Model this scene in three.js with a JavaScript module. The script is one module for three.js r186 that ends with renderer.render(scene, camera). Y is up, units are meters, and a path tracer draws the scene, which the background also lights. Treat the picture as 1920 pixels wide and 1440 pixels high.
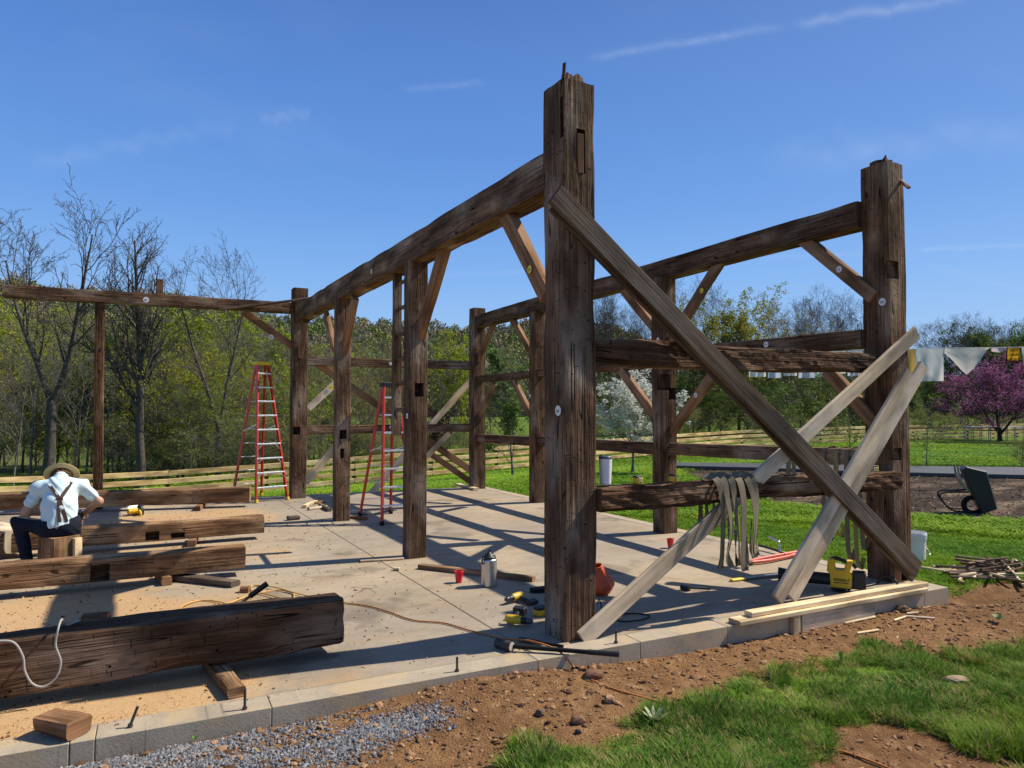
import * as THREE from 'three';
import { mergeGeometries, mergeVertices, toCreasedNormals } from 'three/addons/utils/BufferGeometryUtils.js';
import { RoundedBoxGeometry } from 'three/addons/geometries/RoundedBoxGeometry.js';
import { MarchingCubes } from 'three/addons/objects/MarchingCubes.js';
import { FontLoader } from 'three/addons/loaders/FontLoader.js';
import { TextGeometry } from 'three/addons/geometries/TextGeometry.js';
import { Brush, Evaluator, SUBTRACTION } from 'three-bvh-csg';

const V = (x, y, z) => new THREE.Vector3(x, y, z);
const rad = THREE.MathUtils.degToRad;
const clamp = (x, a = 0, b = 1) => Math.min(b, Math.max(a, x));
const lerp = (a, b, t) => a + (b - a) * t;
const sstep = (a, b, x) => { const t = clamp((x - a) / (b - a)); return t * t * (3 - 2 * t); };
function rng(seed) { let a = seed >>> 0; return () => { a = (a + 0x6D2B79F5) >>> 0; let t = a; t = Math.imul(t ^ (t >>> 15), t | 1); t ^= t + Math.imul(t ^ (t >>> 7), t | 61); return ((t ^ (t >>> 14)) >>> 0) / 4294967296; }; }

// ---------------------------------------------------------------- camera, sky, sun, exposure
const scene = new THREE.Scene();
const EXPOSURE = 1.25;
const EYE = 1.75, YAW = rad(28), PITCH = rad(2.05), FPX = 1345;      // metres above the slab, right of the frame's long axis, upward, focal length in photo pixels
const camera = new THREE.PerspectiveCamera(2 * Math.atan(720 / FPX) * 180 / Math.PI, 4 / 3, 0.05, 3000);
camera.position.set(0, EYE, 0);
camera.lookAt(Math.sin(YAW) * Math.cos(PITCH), EYE + Math.sin(PITCH), -Math.cos(YAW) * Math.cos(PITCH));
scene.add(camera);

const SUN_EL = rad(47), SUN_AZ = rad(99.3);                            // azimuth from -z towards +x
const sunDir = V(Math.sin(SUN_AZ) * Math.cos(SUN_EL), Math.sin(SUN_EL), -Math.cos(SUN_AZ) * Math.cos(SUN_EL));

// hashed lattice noise, periodic when asked
const hash = (i, j, s) => { let h = Math.imul(i, 374761393) ^ Math.imul(j, 668265263) ^ Math.imul(s, 2147483647 - 1013); h = Math.imul(h ^ (h >>> 13), 1274126177); h ^= h >>> 16; return (h >>> 0) / 4294967296; };
const mod = (a, n) => ((a % n) + n) % n;
function pn(u, v, pu, pv, s) {                                        // u, v in 0..1, pu x pv cells, wraps
  const x = u * pu, y = v * pv, i = Math.floor(x), j = Math.floor(y), a = x - i, b = y - j, p = a * a * (3 - 2 * a), q = b * b * (3 - 2 * b);
  const i0 = mod(i, pu), i1 = mod(i + 1, pu), j0 = mod(j, pv), j1 = mod(j + 1, pv);
  const m = hash(i0, j0, s), n = hash(i1, j0, s), o = hash(i0, j1, s), r = hash(i1, j1, s);
  return (m + (n - m) * p) * (1 - q) + (o + (r - o) * p) * q;
}
const fbp = (u, v, pu, pv, oct, s) => { let t = 0, a = 0.5, n = 0; for (let k = 0; k < oct; k++) { t += a * pn(u, v, pu << k, pv << k, s + k * 17); n += a; a *= 0.5; } return t / n; };
function n2(x, y, s = 0) {
  const i = Math.floor(x), j = Math.floor(y), a = x - i, b = y - j, p = a * a * (3 - 2 * a), q = b * b * (3 - 2 * b);
  const m = hash(i, j, s), n = hash(i + 1, j, s), o = hash(i, j + 1, s), r = hash(i + 1, j + 1, s);
  return (m + (n - m) * p) * (1 - q) + (o + (r - o) * p) * q;
}
const fb2 = (x, y, oct = 4, s = 0) => { let t = 0, a = 0.5, n = 0; for (let k = 0; k < oct; k++) { t += a * n2(x, y, s + k * 13); n += a; a *= 0.5; x *= 2.03; y *= 2.03; } return t / n; };

// the sky: clear spring air, deeper blue overhead and away from the sun, with a few thin cirrus streaks and old contrails
{
  // sky colours read off the photograph by elevation (degrees, sRGB), carried on to the zenith
  const stops = [[0, 188, 214, 240], [5, 160, 199, 243], [10, 134, 182, 241], [15, 113, 163, 231], [20, 99, 149, 221], [25, 90, 138, 211], [30, 81, 126, 198], [45, 68, 102, 162], [60, 60, 88, 140], [90, 54, 78, 122]].map((s) => [s[0], ...s.slice(1).map((v) => Math.pow((v / 255 + 0.055) / 1.055, 2.4) / EXPOSURE)]);
  const air = (e) => { let k = 0; while (k < stops.length - 2 && e > stops[k + 1][0]) k++; const t = clamp((e - stops[k][0]) / (stops[k + 1][0] - stops[k][0])); return [1, 2, 3].map((c) => lerp(stops[k][c], stops[k + 1][c], t)); };
  const W = 2048, Hh = 1024, data = new Float32Array(W * Hh * 4);
  const camDir = (px, py) => pixRay(px, py).normalize();
  const streaks = [                                                   // from, to, half width (radians), strength
    [[1110, 110], [1460, 50], 0.0045, 0.30], [[1495, 46], [1800, -4], 0.0055, 0.36], [[60, 312], [270, 265], 0.010, 0.12], [[260, 266], [440, 238], 0.009, 0.10],
    [[490, 228], [580, 210], 0.008, 0.16], [[760, 170], [910, 154], 0.004, 0.18], [[1715, 470], [1990, 455], 0.0022, 0.34], [[1430, 484], [1640, 475], 0.0022, 0.2],
    [[1740, 500], [1990, 560], 0.004, 0.12], [[1450, 305], [1960, 238], 0.02, 0.13], [[1560, 235], [1630, 290], 0.009, 0.07], [[830, 517], [1010, 508], 0.0022, 0.2]];
  const seg = streaks.map(([a, b, w, k]) => { const p = camDir(...a), q = camDir(...b); return { p, q, n: p.clone().cross(q).normalize(), w, k, mid: p.clone().add(q).normalize(), half: p.angleTo(q) / 2 }; });
  const d = V(0, 0, 0), along = V(0, 0, 0);
  for (let j = 0; j < Hh; j++) for (let i = 0; i < W; i++) {
    const lat = ((j + 0.5) / Hh - 0.5) * Math.PI, lon = ((i + 0.5) / W - 0.5) * 2 * Math.PI;
    d.set(Math.cos(lat) * Math.cos(lon), Math.sin(lat), Math.cos(lat) * Math.sin(lon));
    const up = Math.max(0, d.y), mu = d.dot(sunDir);
    let [r, g, b] = air(Math.asin(up) * 180 / Math.PI);
    const glow = 0.07 * Math.pow(Math.max(0, mu), 3) + 0.25 * Math.pow(Math.max(0, mu), 24);
    r += glow * 0.95; g += glow; b += glow;
    const veil = 0.05 * sstep(0.5, 0.9, fb2(d.x * 5 + 9, d.z * 11 + d.y * 9, 5, 71)) * sstep(0.02, 0.3, up);
    let c = veil;
    for (const s of seg) {
      const off = d.dot(s.n);
      if (Math.abs(off) > s.w * 4 || d.dot(s.mid) < Math.cos(s.half * 1.25)) continue;
      along.copy(d).sub(s.mid);
      const a = d.angleTo(s.mid) / s.half, sd = along.dot(s.q) > along.dot(s.p) ? a : -a;
      const puff = 0.25 + 1.1 * fb2(sd * 9 + s.w * 900, off / s.w * 0.8, 4, 31), wob = off / s.w + 1.1 * (n2(sd * 6, s.w * 333, 5) - 0.5);
      c += s.k * Math.exp(-wob * wob * 1.6) * puff * sstep(1.15, 0.8, Math.abs(sd));
    }
    c = clamp(c * 0.55);
    const o = (j * W + i) * 4;
    data[o] = lerp(r, 0.62, c); data[o + 1] = lerp(g, 0.68, c); data[o + 2] = lerp(b, 0.78, c); data[o + 3] = 1;
  }
  const sky = new THREE.DataTexture(data, W, Hh, THREE.RGBAFormat, THREE.FloatType);
  sky.mapping = THREE.EquirectangularReflectionMapping; sky.magFilter = THREE.LinearFilter; sky.minFilter = THREE.LinearFilter; sky.needsUpdate = true;
  scene.background = sky; scene.environment = sky;
}
const sun = new THREE.DirectionalLight(new THREE.Color(1, 0.92, 0.79), 5);
sun.position.copy(sunDir).multiplyScalar(60).add(V(5, 0, -9));
sun.target.position.set(5, 0, -9);
sun.castShadow = true; sun.shadow.mapSize.set(4096, 4096); sun.shadow.radius = 1;
Object.assign(sun.shadow.camera, { left: -45, right: 45, top: 45, bottom: -45, near: 1, far: 150 });
scene.add(sun, sun.target);

const renderer = new THREE.WebGLRenderer({ antialias: true });
renderer.toneMapping = THREE.LinearToneMapping;
renderer.toneMappingExposure = EXPOSURE;
renderer.shadowMap.enabled = true;

// ---------------------------------------------------------------- photo pixel -> place (the distance comes from the plane that the thing touches)
function pixRay(px, py) {
  const xc = (px - 960) / FPX, yc = (720 - py) / FPX, fw = Math.cos(PITCH) - yc * Math.sin(PITCH), up = Math.sin(PITCH) + yc * Math.cos(PITCH);
  return V(xc * Math.cos(YAW) + fw * Math.sin(YAW), up, xc * Math.sin(YAW) - fw * Math.cos(YAW));
}
const onY = (px, py, y = 0) => { const d = pixRay(px, py); return d.multiplyScalar((y - EYE) / d.y).add(V(0, EYE, 0)); };
const onX = (px, py, x) => { const d = pixRay(px, py); return d.multiplyScalar(x / d.x).add(V(0, EYE, 0)); };
const onZ = (px, py, z) => { const d = pixRay(px, py); return d.multiplyScalar(z / d.z).add(V(0, EYE, 0)); };
const atDepth = (px, py, m) => pixRay(px, py).multiplyScalar(m).add(V(0, EYE, 0));

// ---------------------------------------------------------------- naming and grouping helpers
const used = new Map();
function numbered(name) { const n = used.get(name) || 0; used.set(name, n + 1); return n ? `${name}_${String(n).padStart(3, '0')}` : name; }
function tag(o, label, category, group) { o.userData.label = label; o.userData.category = category; if (group) o.userData.group = group; return o; }
function thing(name, label, category, p = V(0, 0, 0), turn = 0, group) {
  const o = new THREE.Group(); o.name = numbered(name); o.position.copy(p); o.rotation.y = turn; scene.add(o);
  return tag(o, label, category, group);
}
function put(mesh, parent, name) {                                    // a mesh placed in the world becomes a part of its parent where it stands
  if (name) mesh.name = name;
  scene.add(mesh); mesh.updateMatrixWorld(true);
  if (parent) { parent.updateWorldMatrix(true, false); parent.attach(mesh); } else mesh.name = numbered(mesh.name);
  return mesh;
}
function part(parent, name, geo, mat, p, r) {                         // a part placed in its parent's own axes
  const m = new THREE.Mesh(geo, mat); m.name = name; if (p) m.position.set(p[0], p[1], p[2]); if (r) m.rotation.set(r[0], r[1], r[2]); parent.add(m); return m;
}
function setting(name, geo, mat) { const m = new THREE.Mesh(geo, mat); m.name = name; m.userData.kind = 'structure'; scene.add(m); return m; }
function stuff(mesh, name, label, category) { mesh.name = name; mesh.userData.kind = 'stuff'; if (label) { mesh.userData.label = label; mesh.userData.category = category; } scene.add(mesh); return mesh; }
function copyOf(o, label, group) { const c = o.clone(); c.name = numbered(o.name.replace(/_\d\d\d$/, '')); c.userData = { ...o.userData }; if (label) c.userData.label = label; if (group) c.userData.group = group; scene.add(c); return c; }

// ---------------------------------------------------------------- textures and materials
const lin2s = (c) => c <= 0.0031308 ? c * 12.92 : 1.055 * Math.pow(c, 1 / 2.4) - 0.055;
function tex(w, h, fn, srgb, mx = 1, my = 1) {                        // fn(u, v) -> linear [r, g, b] or a number; mx x my metres
  const d = new Uint8Array(w * h * 4);
  for (let j = 0; j < h; j++) for (let i = 0; i < w; i++) {
    const c = fn(i / w, j / h), o = (j * w + i) * 4;
    if (typeof c === 'number') d[o] = d[o + 1] = d[o + 2] = 255 * clamp(c);
    else for (let k = 0; k < 3; k++) d[o + k] = 255 * clamp(srgb ? lin2s(Math.max(0, c[k])) : c[k]);
    d[o + 3] = 255;
  }
  const t = new THREE.DataTexture(d, w, h, THREE.RGBAFormat);
  t.wrapS = t.wrapT = THREE.RepeatWrapping; t.magFilter = THREE.LinearFilter; t.minFilter = THREE.LinearMipmapLinearFilter; t.generateMipmaps = true;
  t.repeat.set(1 / mx, 1 / my); if (srgb) t.colorSpace = THREE.SRGBColorSpace; t.needsUpdate = true;
  return t;
}
const mix3 = (a, b, t) => [lerp(a[0], b[0], t), lerp(a[1], b[1], t), lerp(a[2], b[2], t)];
const std = (color, roughness = 0.8, more = {}) => new THREE.MeshPhysicalMaterial({ color: Array.isArray(color) ? new THREE.Color().setRGB(...color) : color, roughness, specularIntensity: roughness > 0.7 ? 0.3 : 1, ...more });

const WOOD = { W: 512, H: 2048, mx: 0.8, my: 3.2 };
function woodFields(hewn, seed) {                                     // grain, checks, score marks, holes and stains of one kind of timber
  const { W, H } = WOOD, grain = new Float32Array(W * H), dark = new Float32Array(W * H), tone = new Float32Array(W * H), hgt = new Float32Array(W * H), tone2 = new Float32Array(W * H), r = rng(seed);
  for (let j = 0; j < H; j++) for (let i = 0; i < W; i++) {
    const u = i / W, v = j / H, o = j * W + i;
    const wu = u + 0.012 * (fbp(u, v, 2, 3, 2, seed + 3) - 0.5);
    const g1 = pn(wu, v, 130, 10, seed + 5), g2 = pn(wu, v, 46, 4, seed + 6), g3 = pn(wu, v, 230, 60, seed + 7);
    grain[o] = clamp(0.5 + 1.5 * (0.36 * g1 + 0.44 * g2 + 0.2 * g3 - 0.5));
    tone[o] = fbp(u, v, 3, 5, 5, seed + 9); tone2[o] = fbp(u, v, 5, 8, 4, seed + 29);
    let k = 0;
    if (hewn) {
      const c1 = Math.abs(pn(wu + 0.004 * pn(u, v, 6, 60, seed + 12), v, 14, 2, seed + 11) - 0.5), c2 = Math.abs(pn(wu, v, 34, 5, seed + 13) - 0.5);
      k = Math.max(sstep(0.034, 0.008, c1) * sstep(0.5, 0.62, pn(u, v, 5, 8, seed + 14)), 0.85 * sstep(0.05, 0.01, c2) * sstep(0.52, 0.66, pn(u, v, 7, 12, seed + 15)));
    } else {
      const c1 = Math.abs(pn(wu, v, 7, 3, seed + 11) - 0.5);
      k = 0.6 * sstep(0.008, 0.001, c1) * sstep(0.6, 0.7, pn(u, v, 4, 6, seed + 14));
    }
    dark[o] = k;
    hgt[o] = 0.55 + 0.3 * (grain[o] - 0.5) + (hewn ? 0.5 * (fbp(u, v, 8, 26, 3, seed + 20) - 0.5) : 0.04 * Math.sin(v * 1500 + 5 * g2)) - 0.55 * k;
  }
  const blot = (x, y, rx, ry, amt, deep, soft = 0.4) => {
    for (let j = Math.floor(y - ry * 1.5); j <= y + ry * 1.5; j++) for (let i = Math.floor(x - rx * 1.5); i <= x + rx * 1.5; i++) {
      const q = Math.hypot((i - x) / rx, (j - y) / ry) + 0.25 * (hash(i, j, seed) - 0.5), o = mod(j, H) * W + mod(i, W), a = amt * sstep(1, 1 - soft, q);
      dark[o] = Math.max(dark[o], a); hgt[o] -= deep * a;
    }
  };
  if (hewn) {
    for (let k = 0; k < 190; k++) { const x = r() * W, y = r() * H, l = 6 + r() * r() * 60, s = (r() - 0.5) * 0.35, a = 0.15 + 0.4 * r(); for (let t = 0; t < l; t++) if (hash(t >> 2, k, 3) > 0.2) blot(x + t, y + t * s + 3.5 * n2(t * 0.25, k, 9), 1.6, 1.6 + 1.6 * hash(t >> 1, k, 4), a * 1.25, 0.3); }
    for (let k = 0; k < 260; k++) blot(r() * W, r() * H, 2 + r() * 9, 20 + r() * 150, 0.10 + 0.3 * r() * r(), 0.08, 1);
    for (let k = 0; k < 46; k++) { const x = r() * W, y = r() * H, s = 2 + r() * 5; blot(x, y, s, s, 1, 0.7); if (r() < 0.5) blot(x, y - 14 - 20 * r(), 2.2, 20, 0.35, 0, 1); }
    for (let k = 0; k < 70; k++) blot(r() * W, r() * H, 8 + r() * 34, 30 + r() * 170, 0.15 + 0.45 * r(), 0.05, 1);
  }
  for (let k = 0; k < (hewn ? 14 : 22); k++) { const x = r() * W, y = r() * H, s = 4 + r() * 7; blot(x, y, s, s * 1.7, 0.45, 0.02, 0.9); blot(x, y, s * 0.5, s * 0.7, 0.5, 0.05); }
  return { grain, dark, tone, tone2, hgt };
}
const FH = woodFields(true, 101), FS = woodFields(false, 707);
const fieldTex = (F, fn, srgb) => tex(WOOD.W, WOOD.H, (u, v) => fn(Math.round(v * WOOD.H) * WOOD.W + Math.round(u * WOOD.W)), srgb, WOOD.mx, WOOD.my);
const bumpH = fieldTex(FH, (o) => FH.hgt[o]), bumpS = fieldTex(FS, (o) => FS.hgt[o]);
function woodMat(F, lo, hi, alt, check, bump, bumpScale, rough = 0.86) {
  const map = fieldTex(F, (o) => {
    let c = mix3(lo, hi, clamp(0.1 + 0.85 * F.grain[o] + 0.5 * (F.tone[o] - 0.5)));
    c = mix3(c, alt, clamp((F.tone[o] - 0.46) * 5)); const sh = 0.62 + 0.76 * clamp(0.5 + (F.tone2[o] - 0.5) * 2.6); c = [c[0] * sh, c[1] * sh, c[2] * sh];
    return mix3(c, check, clamp(F.dark[o]));
  }, true);
  return new THREE.MeshPhysicalMaterial({ map, bumpMap: bump, bumpScale, roughness: rough, specularIntensity: 0.25 });
}
const tinted = (m, k) => k.map((c) => { const t = m.clone(); t.color.setRGB(...c); return t; });   // timbers of one wood differ a little from piece to piece
const M = {
  hewn: woodMat(FH, [0.075, 0.038, 0.020], [0.30, 0.180, 0.104], [0.30, 0.220, 0.155], [0.012, 0.008, 0.006], bumpH, 0.02),
  girt: woodMat(FH, [0.055, 0.027, 0.014], [0.21, 0.112, 0.060], [0.28, 0.185, 0.115], [0.008, 0.005, 0.004], bumpH, 0.035, 0.92),
  loose: woodMat(FH, [0.125, 0.062, 0.028], [0.42, 0.245, 0.125], [0.38, 0.25, 0.145], [0.024, 0.013, 0.008], bumpH, 0.014),
  brace: woodMat(FS, [0.12, 0.057, 0.027], [0.34, 0.185, 0.095], [0.25, 0.155, 0.092], [0.03, 0.016, 0.010], bumpS, 0.006),
  dusky: woodMat(FS, [0.045, 0.031, 0.021], [0.18, 0.128, 0.085], [0.13, 0.102, 0.078], [0.015, 0.010, 0.007], bumpS, 0.006),
  pale: woodMat(FS, [0.40, 0.295, 0.185], [0.70, 0.545, 0.36], [0.55, 0.45, 0.325], [0.15, 0.095, 0.06], bumpS, 0.003),
  spruce: woodMat(FS, [0.52, 0.38, 0.205], [0.78, 0.62, 0.39], [0.68, 0.51, 0.29], [0.30, 0.17, 0.08], bumpS, 0.001, 0.75),
  fence: woodMat(FS, [0.62, 0.41, 0.175], [0.88, 0.66, 0.35], [0.78, 0.52, 0.235], [0.26, 0.14, 0.05], bumpS, 0.002, 0.8),
  black: std([0.012, 0.012, 0.013], 0.5), rubber: std([0.016, 0.016, 0.017], 0.75), yellow: std([0.72, 0.43, 0.015], 0.45),
  steel: std([0.62, 0.62, 0.62], 0.28, { metalness: 1 }), alu: std([0.80, 0.81, 0.83], 0.35, { metalness: 0.85 }), iron: std([0.09, 0.075, 0.065], 0.6, { metalness: 0.6 }),
  redRail: std([0.55, 0.035, 0.018], 0.42), white: std([0.78, 0.78, 0.76], 0.5), orange: std([0.62, 0.105, 0.022], 0.5),
};

M.hewnKinds = tinted(M.hewn, [[1, 1, 1], [0.78, 0.76, 0.74], [0.92, 0.86, 0.80], [0.86, 0.88, 0.90]]); M.darkHewn = tinted(M.hewn, [[0.62, 0.60, 0.58]])[0]; M.fenceKinds = tinted(M.fence, [[1, 1, 1], [0.9, 0.86, 0.8], [0.82, 0.78, 0.72]]);
// ---------------------------------------------------------------- timber geometry: a squared log with wandering arrises
const ev = new Evaluator(); ev.useGroups = false; ev.attributes = ['position', 'normal', 'uv'];
function timberGeo(len, w, d, { rough = 0.006, wane = 0.012, step = 0.09, seed = 1, per = 4, ragged = 0, soft = 0.42 } = {}) {
  const ring = [], c = 0.006, hw = w / 2, hd = d / 2, corners = [[hw, -hd], [hw, hd], [-hw, hd], [-hw, -hd]];
  for (let k = 0; k < 4; k++) {
    const [ax, az] = corners[k], [bx, bz] = corners[(k + 1) % 4], L = Math.hypot(bx - ax, bz - az);
    for (let t = 0; t <= per; t++) { const q = c / L + (1 - 2 * c / L) * t / per; ring.push([lerp(ax, bx, q), lerp(az, bz, q), (t === 0 || t === per) ? 1 : 0]); }
  }
  const n = ring.length, rows = Math.max(2, Math.ceil(len / step) + 1), pos = [], uv = [], idx = [], S = seed * 7.31;
  const peri = [0]; for (let i = 1; i <= n; i++) peri.push(peri[i - 1] + Math.hypot(ring[i % n][0] - ring[i - 1][0], ring[i % n][1] - ring[i - 1][1]));
  const off = hash(seed, 3, 9) * 5, offu = hash(seed, 8, 2) * 2;
  for (let j = 0; j < rows; j++) {
    const y = len * j / (rows - 1);
    const bx = rough * 1.2 * (n2(y * 0.6, S, 3) - 0.5), bz = rough * 1.2 * (n2(y * 0.6, S + 40, 4) - 0.5);
    for (let i = 0; i <= n; i++) {
      const [x, z, e] = ring[i % n], face = Math.floor((i % n) / (per + 1)), a = i % n;
      const big = ((n2(y * 1.7 + face * 17, S, 11) - 0.5) * 0.9 + (n2(y * 7 + a * 0.4 + face * 31, S + a * 0.3, 12) - 0.5) * 0.55 + (n2(y * 24, S + a * 3.1, 14) - 0.5) * 0.3) * (e ? 0.7 : 1);
      const cut = e ? wane * Math.pow(n2(y * 2.3 + Math.floor((i % n + 1) / (per + 1)) % 4 * 23, S + 9, 15), 3) * 1.3 : 0;
      const k = 1 - (cut - rough * big) / Math.max(0.02, Math.hypot(x, z));
      const yy = (j === rows - 1 && ragged) ? y + ragged * (n2(x * 22 + S, z * 22, 16) - 0.5) * 2 : y;
      pos.push(x * k + bx, yy, z * k + bz); uv.push(peri[i] + offu, y + off);
    }
  }
  const m = n + 1;
  for (let j = 0; j < rows - 1; j++) for (let i = 0; i < n; i++) { const a = j * m + i, b = a + 1, e = a + m, f = e + 1; idx.push(a, e, b, b, e, f); }
  for (const [row, flip] of [[0, 1], [rows - 1, 0]]) {                // end grain
    const base = pos.length / 3; let cy = 0;
    for (let i = 0; i < n; i++) { const o = (row * m + i) * 3; pos.push(pos[o], pos[o + 1], pos[o + 2]); uv.push(pos[o] * 0.9 + offu, pos[o + 2] * 0.9 + off); cy += pos[o + 1] / n; }
    pos.push(0, cy, 0); uv.push(offu, off);
    for (let i = 0; i < n; i++) { const a = base + i, b = base + (i + 1) % n, ctr = base + n; flip ? idx.push(a, b, ctr) : idx.push(b, a, ctr); }
  }
  const g = new THREE.BufferGeometry();
  g.setAttribute('position', new THREE.Float32BufferAttribute(pos, 3)); g.setAttribute('uv', new THREE.Float32BufferAttribute(uv, 2)); g.setIndex(idx);
  g.computeVertexNormals();
  return toCreasedNormals(g, soft);
}
function bore(geo, boxes) {                                           // cuts mortises: [cx, cy, cz, wx, wy, wz] in the timber's own axes
  let a = new Brush(geo); a.updateMatrixWorld();
  for (const [x, y, z, wx, wy, wz] of boxes) {
    const b = new Brush(new THREE.BoxGeometry(wx, wy, wz)); b.position.set(x, y, z); b.updateMatrixWorld();
    a = ev.evaluate(a, b, SUBTRACTION); a.updateMatrixWorld();
  }
  return a.geometry;
}
let timberSeed = 10;
function timber(parent, name, p0, p1, w, d, mat, { hint = V(1, 0, 0), cuts, ...o } = {}) {
  // runs from p0 to p1; w is measured along hint, d across both
  const y = p1.clone().sub(p0), len = y.length(); y.normalize();
  const x = hint.clone().addScaledVector(y, -hint.dot(y)).normalize(), z = x.clone().cross(y);
  let g = timberGeo(len, w, d, { seed: timberSeed++, ...o });
  if (cuts) g = bore(g, cuts);
  if (mat === M.hewn) mat = M.hewnKinds[timberSeed % 4];
  const m = new THREE.Mesh(g, mat);
  m.quaternion.setFromRotationMatrix(new THREE.Matrix4().makeBasis(x, y, z)); m.position.copy(p0);
  return put(m, parent, name);
}
const boardOpt = { rough: 0.0012, wane: 0.002, step: 0.5, per: 1 };
function tubeGeo(pts, r, seg = 40, sides = 6, closed = false) { return new THREE.TubeGeometry(new THREE.CatmullRomCurve3(pts, closed, 'centripetal'), seg, r, sides, closed); }
// ================================================================ THE SETTING
const zFront = (x) => -4.466 + 0.0248 * x, zBack = (x) => -15.32 + 0.0658 * x;
const XL = -6, XR = 7.16;
const frontX = (px) => { const d = pixRay(px, 1200); return d.x * (-4.466 / (d.z - 0.0248 * d.x)); };   // where a pixel column meets the slab's front edge

function sdPoly(p, x, z) {                                            // negative inside
  let d = 1e9, s = 1;
  for (let i = 0, j = p.length - 1; i < p.length; j = i++) {
    const ex = p[j][0] - p[i][0], ez = p[j][1] - p[i][1], wx = x - p[i][0], wz = z - p[i][1], t = clamp((wx * ex + wz * ez) / (ex * ex + ez * ez));
    d = Math.min(d, (wx - ex * t) ** 2 + (wz - ez * t) ** 2);
    const a = z >= p[i][1], b = z < p[j][1], c = ex * wz > ez * wx;
    if ((a && b && c) || (!a && !b && !c)) s = -s;
  }
  return s * Math.sqrt(d);
}
const ground2 = (list, y) => list.map(([a, b]) => { const p = onY(a, b, y); return [p.x, p.z]; });
const TURF = ground2([[955, 1450], [975, 1405], [1120, 1400], [1215, 1345], [1330, 1295], [1440, 1268], [1560, 1232], [1625, 1198], [1700, 1205], [1770, 1240], [1850, 1215], [1990, 1185], [2300, 1180], [2300, 1700], [900, 1700]], -0.12);
const TURF_BARE = ground2([[1510, 1395], [1560, 1360], [1680, 1352], [1800, 1385], [1900, 1425], [1900, 1500], [1480, 1500]], -0.12);
const MULCH = ground2([[1270, 884], [1330, 872], [1500, 866], [1700, 871], [2100, 876], [2300, 990], [1800, 974], [1640, 962], [1440, 944], [1330, 912]], -0.15);
const HOLE = onY(1830, 1122, -0.2);

function gH(x, z) {
  let y = -0.115 - 0.035 * sstep(2.6, 4.2, x);
  y += 0.075 * Math.exp(-(((x - 2.05) / 0.75) ** 2) - ((z + 4.35) / 0.55) ** 2);                 // soil heaped against the foundation
  y += 0.03 * Math.exp(-(((x - 6.2) / 0.7) ** 2) - ((z + 4.1) / 0.35) ** 2);
  y -= 0.14 * Math.exp(-(((x - HOLE.x) / 0.45) ** 2) - ((z - HOLE.z) / 0.28) ** 2);
  const back = -z - 15.6, B = x < 0 ? 1.07 : x < 10 ? lerp(1.07, 0.6, x / 10) : x < 20 ? lerp(0.6, 0.36, (x - 10) / 10) : lerp(0.36, 0.1, clamp((x - 20) / 18));
  y -= B * sstep(0, 10, back);
  y -= 1.1 * sstep(8, 40, back) * sstep(25, 0, x);
  const near = sstep(14, 5, Math.hypot(x - 3, z + 3));
  y += near * (0.028 * (fb2(x * 2.2, z * 2.2, 3, 5) - 0.5) + 0.022 * (fb2(x * 9, z * 9, 3, 8) - 0.5));
  y += 0.12 * (fb2(x * 0.15, z * 0.15, 3, 9) - 0.5) * sstep(6, 20, Math.hypot(x - 3, z + 9));
  return y;
}
function zone(x, z) {                                                 // how much turf, mulch and soil lie at a place
  const w = 0.30 * (fb2(x * 3.2, z * 3.2, 4, 41) - 0.5) + 0.16 * (fb2(x * 13, z * 13, 2, 43) - 0.5);
  const front = sstep(0.05, -0.09, sdPoly(TURF, x, z) + w * 1.2) * sstep(-0.06, 0.06, sdPoly(TURF_BARE, x, z) + w * 1.3);
  const strips = z > -4.6 && x > -5 && x < 8.6 ? front : 1;
  let turf = strips;
  if (x > -6.8 && x < 7.9 && z < -4.2 && z > -16.4) turf = Math.min(turf, sstep(0.1, 0.45, Math.max(x - 7.05, zBack(x) - z) + w));
  if (x > 6.9 && x < 10.5 && z > -6.5 && z < -3) { turf = Math.max(turf * (z > -4.6 ? 1 : 1), 0); turf *= 1 - Math.exp(-(((x - HOLE.x + 0.15) / 0.62) ** 2) - ((z - HOLE.z - 0.12) / 0.42) ** 2) * 1.25; }
  turf *= 1 - 0.8 * Math.exp(-(((x - 9.6) / 0.7) ** 2) - ((z + 9.3) / 0.5) ** 2);
  const mulch = sstep(0.25, -0.25, sdPoly(MULCH, x, z) + w * 1.5);
  turf *= 1 - mulch;
  if (z > -4 && x < -1.5) turf *= 0.4;
  return { turf: clamp(turf), mulch };
}
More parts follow.
